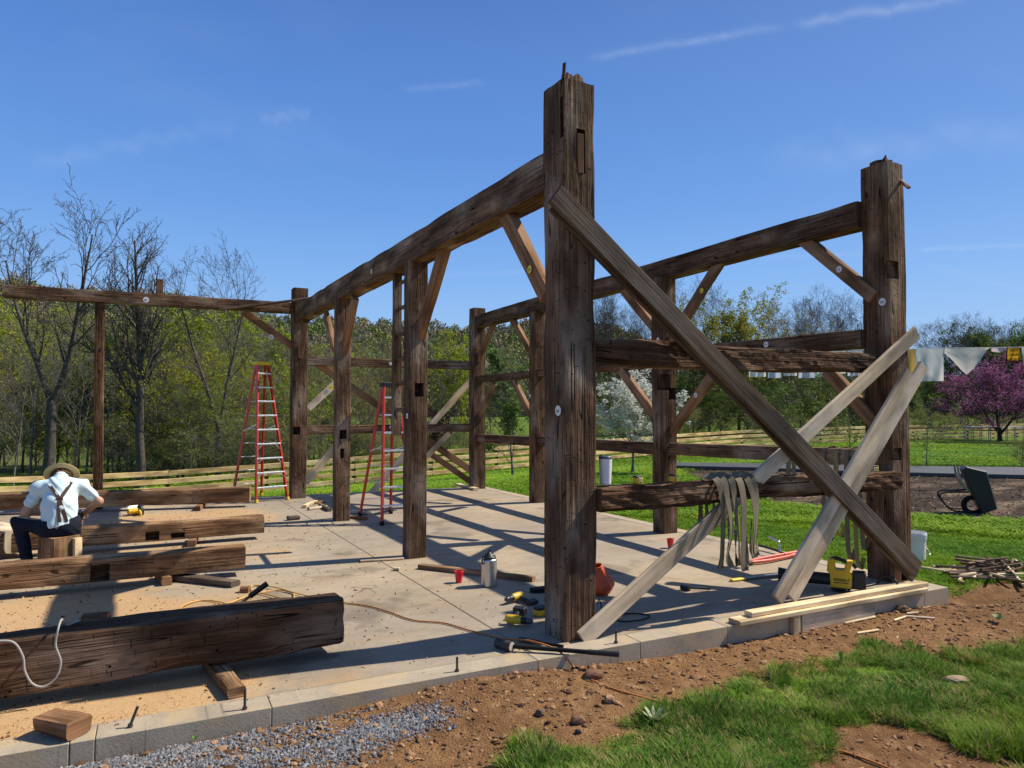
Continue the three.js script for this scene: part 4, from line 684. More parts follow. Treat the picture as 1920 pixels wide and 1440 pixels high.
// ---- circular saws
function saw(label, p, turn, roll = 0) {
  const g = thing('circular_saw', label, 'saw', p, turn); const t = new THREE.Group(); t.name = 'saw_head'; t.rotation.x = roll; g.add(t);
  part(t, 'motor', cyl(0.05, 0.045, 0.17).rotateZ(Math.PI / 2), M.yellow, [-0.05, 0.12, 0]); part(t, 'blade_guard', cyl(0.105, 0.105, 0.04, 28).rotateZ(Math.PI / 2), M.black, [0.06, 0.11, 0]);
  part(t, 'blade', cyl(0.092, 0.092, 0.003, 32).rotateZ(Math.PI / 2), M.steel, [0.085, 0.10, 0]); part(t, 'base_plate', box(0.19, 0.005, 0.32, 0.002), M.steel, [0, 0.035, 0]);
  part(t, 'handle', tubeGeo([V(0, 0.14, 0.05), V(0, 0.215, 0.06), V(0, 0.235, 0.13), V(0, 0.16, 0.17), V(0, 0.10, 0.12)], 0.02, 30, 8), M.yellow); part(t, 'battery', box(0.085, 0.07, 0.12, 0.008), M.black, [-0.03, 0.09, 0.16]);
  return g;
}
saw('yellow circular saw resting on top of the long beam', onY(66, 923, 0.352).setY(0.33), rad(70));
saw('yellow circular saw tipped on its side in the sawdust', onY(252, 965, 0).setY(0.0), rad(20), 0.9);
// ---- steel jug
{
  const g = thing('steel_jug', 'brushed steel jug with a black lid on the slab', 'jug', onY(917, 1098, 0), rad(20));
  part(g, 'body', lathe([[0, 0], [0.074, 0], [0.078, 0.006], [0.078, 0.25], [0.074, 0.264], [0.052, 0.275], [0.05, 0.28]], 36), std([0.55, 0.55, 0.56], 0.34, { metalness: 1 }));
  const lid = part(g, 'lid', lathe([[0, 0.335], [0.02, 0.335], [0.022, 0.318], [0.04, 0.315], [0.042, 0.295], [0.068, 0.292], [0.07, 0.272], [0.05, 0.27]], 28), M.black);
  part(lid, 'handle', tubeGeo([V(-0.06, 0.275, 0), V(-0.095, 0.272, 0), V(-0.1, 0.24, 0), V(-0.08, 0.225, 0)], 0.008, 16, 6), M.black); part(lid, 'spout', cyl(0.013, 0.011, 0.03, 12), M.black, [0.012, 0.345, 0]);
}
// ---- red cups
for (const [px, py, l] of [[641 / 2.909 + 640, 1092, 'bright red plastic cup beside the steel jug'], [1257, 1027, 'bright red plastic cup out on the slab behind the braces']]) {
  const g = thing('plastic_cup', l, 'cup', onY(px, py, 0)); part(g, 'cup', lathe([[0, 0.002], [0.029, 0], [0.031, 0.01], [0.044, 0.10], [0.047, 0.113], [0.045, 0.115], [0.042, 0.10], [0.029, 0.008], [0, 0.006]], 24), std([0.72, 0.012, 0.03], 0.35));
  part(g, 'rim', new THREE.TorusGeometry(0.046, 0.0028, 6, 24).rotateX(Math.PI / 2), std([0.72, 0.012, 0.03], 0.3), [0, 0.114, 0]);
}
// ---- orange faceted pot behind the corner post
{
  const g = thing('orange_pot', 'orange faceted plastic pot behind the tall corner post', 'pot', onY(1131, 1113, 0), rad(-10));
  const t = part(g, 'body', new THREE.LatheGeometry([[0, 0.0], [0.085, 0.0], [0.125, 0.055], [0.125, 0.10], [0.06, 0.25], [0.05, 0.27], [0.04, 0.27]].map(([x, y]) => new THREE.Vector2(x, y)), 8), std([0.60, 0.085, 0.02], 0.45, { flatShading: true }), [0, 0.02, 0], [0.05, 0.3, 0.32]);
  part(t, 'rim', new THREE.TorusGeometry(0.05, 0.008, 6, 8).rotateX(Math.PI / 2), M.orange, [0, 0.268, 0]);
}
// ---- power tools by the corner post
function drill(label, p, turn, tilt) {
  const g = thing('cordless_drill', label, 'drill', p, turn); const t = new THREE.Group(); t.name = 'tool_body'; t.rotation.set(tilt, 0, 0); t.position.y = 0.045; g.add(t);
  part(t, 'motor_housing', lathe([[0, -0.09], [0.026, -0.088], [0.034, -0.07], [0.036, 0.0], [0.032, 0.05], [0.026, 0.06], [0, 0.062]], 18).rotateZ(-Math.PI / 2), M.yellow); part(t, 'gear_collar', cyl(0.03, 0.026, 0.045).rotateZ(-Math.PI / 2), M.black, [0.075, 0, 0]);
  part(t, 'chuck', lathe([[0, 0], [0.024, 0], [0.025, 0.03], [0.012, 0.055], [0.006, 0.057]], 14).rotateZ(-Math.PI / 2), std([0.1, 0.1, 0.11], 0.35, { metalness: 0.7 }), [0.095, 0, 0]);
  part(t, 'grip', box(0.042, 0.034, 0.13, 0.014), M.black, [-0.03, 0, -0.085], [0, 0.22, 0]); part(t, 'battery', box(0.105, 0.066, 0.062, 0.008), M.black, [-0.035, 0, -0.165]); part(t, 'trigger', box(0.014, 0.016, 0.03, 0.005), M.black, [0.004, 0, -0.055]);
  return g;
}
drill('yellow cordless drill with its chuck towards the slab edge', onY(967, 1172, 0), rad(-52), 0.15);
drill('yellow cordless driver lying behind the drill', onY(968, 1128, 0), rad(200), -0.25);
{ const g = thing('battery_pack', 'yellow and black battery pack at the foot of the corner post', 'battery', onY(1014, 1153, 0), rad(15)); part(g, 'case', box(0.12, 0.05, 0.08, 0.008), M.yellow, [0, 0.026, 0]); part(g, 'terminal_cover', box(0.114, 0.028, 0.076, 0.006), M.black, [0, 0.06, 0]); }
{ const g = thing('tool_pouch', 'flat black pouch lying between the post and the plank', 'pouch', onY(1010, 1110, 0), rad(-20)); part(g, 'pouch', box(0.17, 0.035, 0.09, 0.014), M.rubber, [0, 0.02, 0]); part(g, 'flap', box(0.12, 0.008, 0.085, 0.003), std([0.05, 0.04, 0.036], 0.8), [0.02, 0.042, 0], [0, 0, 0.06]); }
// ---- sledge hammer and bar at the slab edge
{
  const a = onY(953, 1211, 0.035), b = onY(1161, 1227, 0.022), g = thing('sledge_hammer', 'long black sledge hammer lying at the foot of the corner post', 'hammer', a.clone().setY(0), 0);
  const bar = (p, q, r0, r1, name, mat) => { const d = q.clone().sub(p), m = new THREE.Mesh(cyl(r0, r1, d.length(), 14), mat); m.position.copy(p).addScaledVector(d, 0.5); m.quaternion.setFromUnitVectors(V(0, 1, 0), d.normalize()); return put(m, g, name); };
  const hd = V(0.36, 0, 0.93); bar(a.clone().addScaledVector(hd, -0.11), a.clone().addScaledVector(hd, 0.035), 0.036, 0.036, 'head', M.iron); bar(a.clone().addScaledVector(hd, 0.034), a.clone().addScaledVector(hd, 0.038), 0.033, 0.031, 'striking_face', std([0.5, 0.42, 0.31], 0.6));
  bar(a, b, 0.017, 0.015, 'handle', M.rubber); bar(a.clone().lerp(b, 0.72), b, 0.0185, 0.02, 'grip', M.black);
  const c = onY(985, 1200, 0.02), e = onY(1056, 1212, 0.02), h = thing('claw_hammer', 'short black claw hammer lying against the sledge hammer', 'hammer', c.clone().setY(0)); const dd = e.clone().sub(c), m = new THREE.Mesh(cyl(0.016, 0.012, dd.length(), 12), M.rubber); m.position.copy(c).addScaledVector(dd, 0.5); m.quaternion.setFromUnitVectors(V(0, 1, 0), dd.clone().normalize()); put(m, h, 'handle');
  const hm = new THREE.Mesh(box(0.03, 0.03, 0.12, 0.008), M.iron); hm.position.copy(c); hm.rotation.y = 0.5; put(hm, h, 'head');
}
{ const a = onY(1285, 1102, 0.025), b = onY(1332, 1104, 0.018), g = thing('mallet', 'small black mallet lying alone on the shaded slab', 'mallet', a.clone().setY(0)); const d = b.clone().sub(a), m = new THREE.Mesh(cyl(0.01, 0.012, d.length(), 10), M.black); m.position.copy(a).addScaledVector(d, 0.5); m.quaternion.setFromUnitVectors(V(0, 1, 0), d.normalize()); put(m, g, 'handle'); const h = new THREE.Mesh(cyl(0.024, 0.024, 0.09, 16).rotateX(Math.PI / 2), M.black); h.position.copy(a); h.rotation.y = 0.3; put(h, g, 'head'); }
{ const a = onY(1371, 1088, 0.012), b = onY(1470, 1076, 0.012), g = thing('spirit_level', 'spirit level with a yellow end lying by the leaf blower', 'level', a.clone().setY(0)); const e = b.clone().sub(a).normalize(), k = a.clone().addScaledVector(e, 0.17); timber(g, 'end', a, k, 0.024, 0.055, yellowCap, { hint: V(0, 1, 0), ...boardOpt }); timber(g, 'rail', k, b, 0.022, 0.052, std([0.3, 0.3, 0.29], 0.5, { metalness: 0.5 }), { hint: V(0, 1, 0), ...boardOpt }); }
// ---- leaf blower
const font = await new FontLoader().loadAsync('fonts/droid/droid_sans_bold.typeface.json');
{
  const p = onY(1578, 1108, 0), q = onY(1456, 1096, 0), g = thing('leaf_blower', 'yellow and black leaf blower with a long black nozzle', 'leaf blower', p, -Math.atan2(q.z - p.z, q.x - p.x) + Math.PI);
  // own axes: -x is the way the nozzle points, +z faces the slab's front edge
  const L = p.distanceTo(q);
  part(g, 'nozzle', lathe([[0.045, 0], [0.055, 0.01], [0.058, 0.3], [0.06, L - 0.08], [0.07, L]], 24).rotateZ(Math.PI / 2), M.black, [0.06, 0.105, 0]).scale.x = 1; g.children[0].position.set(0.02, 0.105, 0);
  const bd = part(g, 'body', new THREE.ExtrudeGeometry(new THREE.Shape([[-0.085, 0.05], [0.075, 0.045], [0.085, 0.17], [0.06, 0.19], [0.09, 0.285], [0.06, 0.29], [0.035, 0.2], [-0.06, 0.2], [-0.07, 0.3], [-0.105, 0.3], [-0.115, 0.2], [-0.09, 0.17]].map(([x, y]) => new THREE.Vector2(x, y))), { depth: 0.10, bevelEnabled: true, bevelSize: 0.012, bevelThickness: 0.014, bevelSegments: 3 }).translate(0, 0, -0.05), M.yellow);
  part(g, 'handle', tubeGeo([V(-0.09, 0.30, 0), V(-0.05, 0.312, 0), V(0.03, 0.29, 0), V(0.10, 0.265, 0), V(0.13, 0.23, 0)], 0.018, 24, 8), M.black); part(g, 'battery', box(0.12, 0.17, 0.11, 0.02), M.black, [0.155, 0.12, 0]); part(g, 'air_intake', cyl(0.075, 0.065, 0.06, 24).rotateX(Math.PI / 2), M.black, [-0.01, 0.06, 0.02]);
  const foot = part(g, 'stand', tubeGeo([V(-0.09, 0.04, 0.05), V(-0.06, 0.012, 0.06), V(0.05, 0.012, 0.06), V(0.08, 0.05, 0.05)], 0.012, 20, 6), M.black);
  const tg = new TextGeometry('DEWALT', { font, size: 0.026, depth: 0.002, curveSegments: 3 }); tg.computeBoundingBox(); part(bd, 'lettering', tg, M.black, [-0.067, 0.105, 0.0655]); part(bd, 'stripe', new THREE.BoxGeometry(0.125, 0.008, 0.002), M.black, [-0.004, 0.09, 0.066]);
}
// ---- long handled cutter and pick at the slab's far edge
{
  const a = onY(1406, 1054, 0.03), b = onY(1500, 1036, 0.03), g = thing('bolt_cutter', 'bolt cutter with two orange tube handles on the slab', 'bolt cutter', a.clone().setY(0));
  const red = std([0.62, 0.10, 0.05], 0.45), e = b.clone().sub(a), n = V(-e.z, 0, e.x).normalize();
  for (const [s, nm] of [[-0.05, 'handle'], [0.06, 'handle']]) { const m = new THREE.Mesh(tubeGeo([a.clone().addScaledVector(n, s * 0.3), a.clone().lerp(b, 0.25).addScaledVector(n, s), b.clone().addScaledVector(n, s * 0.7)], 0.02, 24, 8), red); const h = put(m, g, nm); const gr = new THREE.Mesh(tubeGeo([a.clone().lerp(b, 0.72).addScaledVector(n, s * 0.85), b.clone().addScaledVector(n, s * 0.7)], 0.024, 6, 8), red); put(gr, h, 'grip'); }
  const j = new THREE.Mesh(box(0.16, 0.03, 0.08, 0.008), M.iron); j.position.copy(a); j.rotation.y = -Math.atan2(e.z, e.x); put(j, g, 'jaws');
  const c = onY(1476, 1040, 0.02), d = onY(1420, 1022, 0.05), h = thing('pick', 'dark pick with a curved steel point beside the bolt cutter', 'pick', c.clone().setY(0));
  put(new THREE.Mesh(tubeGeo([c, c.clone().lerp(d, 0.5).setY(0.045), d], 0.014, 16, 8), M.black), h, 'handle');
  const k = onY(1462, 1034, 0.05); put(new THREE.Mesh(tubeGeo([k, k.clone().add(V(0.02, 0.10, -0.02)), onX(1462, 1022, k.x).setY(0.16), onX(1442, 1013, k.x).add(V(0, 0.0, 0)).setY(0.20)], 0.012, 20, 6), M.steel), h, 'point');
}
// ---- things on the girts
{
  const t = onZ(1133, 911, -4.68), g = thing('tumbler', 'white drinking tumbler standing on the lower girt', 'tumbler', V(t.x + 0.012, 1.158, -4.68)); part(g, 'cup', lathe([[0, 0], [0.04, 0], [0.044, 0.01], [0.052, 0.19], [0.052, 0.205]], 28), std([0.80, 0.80, 0.79], 0.35)); part(g, 'lid', lathe([[0.05, 0.203], [0.054, 0.206], [0.053, 0.222], [0.04, 0.228], [0, 0.228]], 28), std([0.10, 0.10, 0.11], 0.35));
  for (const [px, py, z, y, l, r] of [[1196, 906, -4.64, 1.155, 'yellow tape measure beside the white tumbler on the lower girt', 0.2], [1259, 903, -4.66, 1.15, 'yellow and black tape measure midway along the lower girt', 0.9], [1639, 884, -4.66, 1.128, 'yellow tape measure on the lower girt by the corner of the braces', -0.3]]) {
    const q = onZ(px, py, z), m = thing('tape_measure', l, 'tape measure', V(q.x, y, z), r, 'tape measures on the lower girt'); part(m, 'case', box(0.085, 0.06, 0.045, 0.014), M.yellow, [0, 0.03, 0]); part(m, 'grip', box(0.07, 0.02, 0.048, 0.008), M.black, [-0.006, 0.055, 0]); part(m, 'belt_clip', box(0.04, 0.035, 0.004, 0.001), M.steel, [0, 0.03, 0.025]);
  }
}
// ---- webbing slings hung over the girts
const webTex = tex(128, 256, (u, v) => { const k = 0.75 + 0.35 * (pn(u, v, 16, 90, 3) - 0.5) + 0.3 * (fbp(u, v, 3, 6, 3, 5) - 0.5); return [0.27 * k, 0.215 * k, 0.135 * k]; }, true, 0.05, 0.2), webMat = new THREE.MeshStandardMaterial({ map: webTex, roughness: 0.9, side: THREE.DoubleSide }), webOld = std([0.33, 0.27, 0.10], 0.85, { side: THREE.DoubleSide });
function strapGeo(pts, side, w, twist = 0) {                           // a flat strap along a curve
  const c = new THREE.CatmullRomCurve3(pts, false, 'centripetal'), N = 60, pos = [], uv = [], idx = []; let L = 0, last = null;
  for (let i = 0; i <= N; i++) { const p = c.getPoint(i / N), tg = c.getTangent(i / N); if (last) L += p.distanceTo(last); last = p; let sd = side.clone().addScaledVector(tg, -side.dot(tg)).normalize(); sd.applyAxisAngle(tg, twist * Math.sin(i / N * 7) + twist * 0.6 * i / N); const nn = sd.clone().cross(tg).normalize(); for (const [a, b] of [[-1, -1], [1, -1], [1, 1], [-1, 1]]) { const q = p.clone().addScaledVector(sd, a * w / 2).addScaledVector(nn, b * 0.002); pos.push(q.x, q.y, q.z); uv.push(a * w / 2, L); } if (i) { const o = (i - 1) * 4; for (let k = 0; k < 4; k++) { const a = o + k, b = o + (k + 1) % 4; idx.push(a, b, a + 4, b, b + 4, a + 4); } } }
  const g = new THREE.BufferGeometry(); g.setAttribute('position', new THREE.Float32BufferAttribute(pos, 3)); g.setAttribute('uv', new THREE.Float32BufferAttribute(uv, 2)); g.setIndex(idx); g.computeVertexNormals(); return toCreasedNormals(g, 0.7);
}
{
  const g = thing('lifting_sling', 'bundle of tan webbing slings hung over the lower girt', 'sling', onZ(1385, 910, -4.64), 0, 'slings hung over the girts');
  for (const [px, bot, z, tw, w] of [[1352, 1066, -4.515, 0.55, 0.062], [1366, 1060, -4.50, 0.8, 0.056], [1379, 1062, -4.51, 1.0, 0.056], [1396, 1068, -4.49, 0.3, 0.066], [1409, 1045, -4.505, 0.75, 0.056], [1417, 1040, -4.515, 0.95, 0.052]]) {
    const x = onZ(px, 960, z).x, yb = onZ(px, bot, z).y, top = 1.175, r = (k) => (hash(px, k, 4) - 0.5) * 0.055;
    put(new THREE.Mesh(strapGeo([V(x + 0.05 + r(1), 0.70, -4.80), V(x + 0.04, 1.0, -4.80), V(x + 0.03, top - 0.01, -4.77), V(x + 0.01 + r(2), top, -4.66), V(x - 0.005, top - 0.02, -4.55), V(x + r(3), 1.0, z), V(x + r(4), lerp(yb, 1, 0.5), z + 0.012), V(x + r(5) * 1.4, yb + 0.05, z), V(x + 0.02 + r(6), yb, z - 0.012), V(x + 0.03 + r(7), yb + 0.07, z - 0.03), V(x + 0.025, yb + 0.3, z - 0.025)], V(1, 0, 0), w, tw), webMat), g, 'strap');
  }
  const h = thing('lifting_sling', 'looped tan and olive slings hung over the side girt near the corner', 'sling', onX(1560, 845, 6.86), 0, 'slings hung over the girts');
  for (const [px, top, bot, tw, mat, w] of [[1478, 846, 915, 0.2, webMat, 0.06], [1490, 846, 912, 0.1, webMat, 0.05], [1545, 841, 1010, 0.4, webMat, 0.05], [1568, 841, 1005, 0.25, webOld, 0.045], [1588, 840, 1050, 0.5, webMat, 0.05], [1603, 839, 1065, 0.5, webOld, 0.045], [1612, 838, 1030, 0.3, webMat, 0.05]]) {
    const x = 6.765, p = onX(px, top, x), z = p.z, yb = onX(px, bot, x).y, r = (k) => (hash(px, k, 6) - 0.5) * 0.05, yt = 1.335;
    put(new THREE.Mesh(strapGeo([V(6.96, yb + 0.35, z), V(6.955, 1.15, z), V(6.94, yt - 0.01, z), V(6.86, yt + 0.004, z), V(6.78, yt - 0.015, z), V(x - 0.005, 1.12, z + r(1)), V(x - 0.012, lerp(yb, 1.1, 0.45), z + r(2)), V(x, yb + 0.06, z + r(3)), V(x + 0.02, yb, z + 0.03 + r(4)), V(x + 0.03, yb + 0.12, z + 0.06)], V(0, 0, 1), w, tw), mat), h, 'strap');
  }
}
// ---- cords and cables
const onG = (px, py) => { const p = onY(px, py, -0.1); const q = onY(px, py, gH(p.x, p.z)); q.y = gH(q.x, q.z) + 0.007; return q; };
const cordM = std([0.50, 0.17, 0.035], 0.55), cordY = std([0.62, 0.36, 0.07], 0.55);
function cord(name, label, cat, pts, r, mat, seg = 160) { const g = new THREE.Mesh(tubeGeo(pts, r, seg, 7), mat); g.name = numbered(name); scene.add(g); return tag(g, label, cat); }
cord('extension_cord', 'orange extension cord running over the slab edge into the grass', 'cord', [...[[655, 1131], [690, 1136], [726, 1146], [777, 1163], [832, 1168], [881, 1182], [942, 1197]].map(([a, b]) => onY(a, b, 0.008)), onY(985, 1200, 0.05), onY(1012, 1206, 0.058), onY(1040, 1216, 0.03), onY(1052, 1224, 0.008), onY(1062, 1234, -0.02), ...[[1078, 1255], [1100, 1271], [1149, 1293], [1224, 1315], [1290, 1333], [1380, 1352], [1440, 1370], [1480, 1382], [1530, 1398], [1600, 1420], [1680, 1448]].map(([a, b]) => onG(a, b))], 0.0065, cordM, 300);
cord('cord_loop', 'orange yellow cord lying in loose loops behind the cabled beam', 'cord', [[660, 1132], [600, 1122], [555, 1112], [510, 1100], [475, 1098], [470, 1106], [500, 1114], [545, 1124], [548, 1112], [520, 1106], [470, 1116], [425, 1132], [385, 1144], [350, 1150], [338, 1146], [346, 1134], [375, 1126], [410, 1128], [440, 1138], [470, 1140]].map(([a, b], i) => onY(a, b, 0.008 + (i % 4) * 0.004)), 0.0065, cordY, 260);
{ const F = (x, y) => onZ(x / 2.4, 840 + y / 2.4, -5.075); cord('grey_cable', 'grey cable hanging in a loop over the dark beam', 'cable', [F(-90, 880), F(0, 868), F(60, 875), F(103, 940), F(112, 1005), F(150, 1064), F(200, 1073), F(252, 1032), F(273, 965), F(250, 885), F(262, 812), F(272, 800).add(V(0, 0.02, -0.06)), F(290, 790).add(V(0.0, 0.0, -0.2)).setY(0.415), F(345, 790).add(V(0, 0, -0.28)).setY(0.412)], 0.0065, std([0.34, 0.33, 0.31], 0.6), 200); }
{ const c = onY(1184, 1157, 0.008), pts = []; for (let i = 0; i < 14; i++) { const a = i / 14 * 6.283; pts.push(V(c.x + 0.155 * Math.cos(a) + 0.02 * Math.sin(a * 2), 0.008, c.z + 0.10 * Math.sin(a))); } const g = new THREE.Mesh(tubeGeo(pts, 0.006, 90, 6, true), M.rubber); g.name = numbered('cable_ring'); scene.add(g); tag(g, 'black cable coiled in a ring beyond the corner post', 'cable'); }
cord('black_cable', 'thin black cable standing up behind the corner post', 'cable', [onY(1130, 1150, 0.008), onY(1128, 1140, 0.05), onY(1124, 1125, 0.1), onY(1120, 1130, 0.03)], 0.005, M.rubber, 40);
{ const a = onZ(444, 1137, -5.45).setY(0.42), b = onZ(500, 1116, -5.45), g = thing('hammer', 'black gripped hammer sticking up behind the dark beam', 'hammer', a.clone().setY(0)); const q = V(a.x, 0.36, a.z), e = V(b.x, 0.50, b.z + 0.02); put(new THREE.Mesh(tubeGeo([q, q.clone().lerp(e, 0.5)], 0.012, 4, 8), M.brace), g, 'shaft'); put(new THREE.Mesh(tubeGeo([q.clone().lerp(e, 0.42), e], 0.02, 8, 10), M.rubber), g, 'grip'); put(new THREE.Mesh(tubeGeo([q, V(q.x - 0.06, 0.0, q.z)], 0.012, 4, 8), M.brace), g, 'lower_shaft'); }
// ---- anchor bolts in the foundation edge
for (const [px, pb, h, lean, l] of [[1155, 1206, 0.10, 0, 'rusty anchor bolt right of the corner post'], [857, 1259, 0.095, 0, 'rusty anchor bolt near the sledge hammer'], [459, 1330, 0.12, 0, 'rusty anchor bolt beside the support block'], [243, 1364, 0.11, 0.35, 'leaning rusty anchor bolt near the wood chunk']]) {
  const g = thing('anchor_bolt', l, 'bolt', onY(px, pb, 0)); const b = part(g, 'rod', cyl(0.008, 0.008, h, 10), M.iron, [lean * h / 2, h / 2, 0], [0, 0, -lean]); part(b, 'nut', new THREE.CylinderGeometry(0.015, 0.015, 0.012, 6), M.iron, [0, -h / 2 + 0.008, 0]);
}
// ---- bucket, barrow, kindling
{
  const q = onY(1737, 1050, -0.16), g = thing('bucket', 'white plastic bucket with a wire handle on the grass', 'bucket', V(q.x - 0.20, gH(q.x, q.z) - 0.01, q.z - 0.04), 0.4);
  part(g, 'pail', lathe([[0, 0.01], [0.128, 0.008], [0.131, 0.0], [0.135, 0.02], [0.143, 0.27], [0.153, 0.275], [0.145, 0.29], [0.155, 0.30], [0.147, 0.318], [0.157, 0.33], [0.15, 0.365], [0.145, 0.365], [0.138, 0.3], [0.128, 0.03], [0, 0.02]], 36), std([0.72, 0.72, 0.69], 0.45)); const h = part(g, 'handle', tubeGeo([V(0.155, 0.31, 0), V(0.19, 0.22, 0.05), V(0.12, 0.13, 0.15), V(0, 0.10, 0.18), V(-0.12, 0.13, 0.15), V(-0.19, 0.22, 0.05), V(-0.155, 0.31, 0)], 0.0025, 40, 5), M.steel); part(h, 'grip', tubeGeo([V(0.04, 0.102, 0.178), V(0, 0.10, 0.18), V(-0.04, 0.102, 0.178)], 0.009, 8, 8), M.white);
}
{
  const q = onY(1818, 962, -0.15), g = thing('wheelbarrow', 'black wheelbarrow tipped up on its nose in the planting bed', 'wheelbarrow', V(q.x, gH(q.x, q.z), q.z), YAW * -1 - rad(26));
  const t = new THREE.Group(); t.name = 'chassis'; t.rotation.z = rad(-38); t.position.set(0.18, 0.02, 0); g.add(t);
  const tr = new THREE.Shape([[0, 0], [0.22, 0.02], [0.30, 0.66], [0.06, 0.82], [0, 0.80]].map(([x, y]) => new THREE.Vector2(x, y))), ex = new THREE.ExtrudeGeometry(tr, { depth: 0.44, bevelEnabled: true, bevelSize: 0.025, bevelThickness: 0.05, bevelSegments: 3 }).translate(0, 0.02, -0.22);
  part(t, 'tray', ex, std([0.012, 0.012, 0.013], 0.55)).rotation.z = rad(58);
  for (const s of [-1, 1]) part(g, 'handle', tubeGeo([V(-0.02, 0.42, s * 0.2), V(-0.10, 0.50, s * 0.24), V(-0.16, 0.62, s * 0.26), V(-0.20, 0.86, s * 0.27)], 0.02, 24, 8), std([0.28, 0.25, 0.22], 0.6));
  for (const s of [-1, 1]) part(g, 'leg', tubeGeo([V(-0.02, 0.40, s * 0.2), V(-0.48, 0.33, s * 0.2), V(-0.30, 0.06, s * 0.2), V(0.0, 0.04, s * 0.2)], 0.017, 30, 6), M.black);
  part(g, 'wheel', new THREE.TorusGeometry(0.14, 0.045, 10, 24), M.rubber, [0.05, 0.14, 0]);
}
{
  const q = onY(1866, 1072, -0.15), g = thing('kindling_pile', 'low heap of split kindling sticks on the lawn', 'kindling', V(q.x, gH(q.x, q.z), q.z)), r = rng(31), gs = [0, 1, 2, 3].map((k) => timberGeo(0.34 + 0.08 * k, 0.03, 0.026, { seed: 300 + k, rough: 0.004, per: 1, step: 0.1 })), ms = [M.dusky, M.hewn, M.pale, M.dusky];
  for (let k = 0; k < 90; k++) { const a = r() * 6.283, d = Math.pow(r(), 0.7), m = part(g, 'stick', gs[k % 4], ms[Math.floor(r() * 4)], [Math.cos(a) * d * 0.75, 0.015 + 0.10 * (1 - d) * r() * 1.5, Math.sin(a) * d * 0.42]); m.rotation.set(Math.PI / 2 + (r() - 0.5) * 0.4, 0, (r() - 0.3) * 2.4 + 1.1); m.translateY(-0.2); }
}
// ---- stones and weeds on the bare soil
{
  const rk = (label, px, py, s, col, sq) => { const p = onG(px, py), g = new THREE.DodecahedronGeometry(s, 1), a = g.attributes.position; for (let i = 0; i < a.count; i++) { const k = 0.72 + 0.5 * n2(a.getX(i) / s * 1.6 + px, a.getY(i) / s * 1.6 + a.getZ(i) / s * 2.1, 7); a.setXYZ(i, a.getX(i) * k * sq, a.getY(i) * k * 0.75, a.getZ(i) * k); } const w = mergeVertices(g.deleteAttribute('normal').deleteAttribute('uv')); w.computeVertexNormals(); const m = new THREE.Mesh(toCreasedNormals(w, 0.5), std(col, 0.95)); m.name = numbered('rock'); m.position.copy(p); m.position.y += s * 0.25; m.rotation.y = px; scene.add(m); tag(m, label, 'rock', 'stones on the bare soil'); };
  rk('tan pointed stone beside the orange cord', 1143, 1316, 0.035, [0.36, 0.22, 0.12], 1); rk('large dark clod against the foundation edge', 1112, 1270, 0.055, [0.17, 0.095, 0.055], 1.6); rk('dark broken stone alone in the bare soil', 1013, 1340, 0.028, [0.13, 0.085, 0.06], 1); rk('brown lump amid the bare soil before the grass', 1084, 1356, 0.038, [0.19, 0.105, 0.06], 1.4); rk('small black stone near the grass clump', 1084, 1376, 0.02, [0.06, 0.05, 0.045], 1); rk('flat pale stone lying in the grass', 1790, 1282, 0.05, [0.40, 0.28, 0.18], 1.8); rk('rounded clod on the heaped soil near the slab corner', 1693, 1146, 0.05, [0.18, 0.10, 0.055], 1.3);
  const leaf = (l, w) => { const s = new THREE.Shape(); s.moveTo(0, 0); s.quadraticCurveTo(w, l * 0.5, 0, l); s.quadraticCurveTo(-w, l * 0.5, 0, 0); const g = new THREE.ShapeGeometry(s, 5); g.rotateX(-Math.PI / 2 + 0.3); return g; };
  const weed = (label, px, py, n, l, w, col, up) => { const g = thing('weed', label, 'weed', onG(px, py)), ge = leaf(l, w), m = new THREE.MeshPhysicalMaterial({ color: new THREE.Color().setRGB(...col), roughness: 0.7, side: THREE.DoubleSide, transmission: 0.2, thickness: 0 }); for (let k = 0; k < n; k++) part(g, 'leaf', ge, m, [0, 0.012 + 0.004 * (k % 3), 0], [0, k * 2.4, 0]).rotateX(up * (0.5 + 0.5 * hash(k, px, 3))); };
  weed('pale grey green rosette weed on the bare soil', 1227, 1360, 13, 0.10, 0.022, [0.42, 0.45, 0.26], 0.5); weed('tiny green sprout at the edge of the grass', 1577, 1246, 6, 0.07, 0.02, [0.12, 0.26, 0.03], 1.1); weed('small green weed in the gravel', 365, 1395, 5, 0.03, 0.012, [0.12, 0.26, 0.03], 0.8); weed('spreading green weed near the slab corner', 1872, 1168, 9, 0.07, 0.025, [0.14, 0.25, 0.05], 0.5);
}
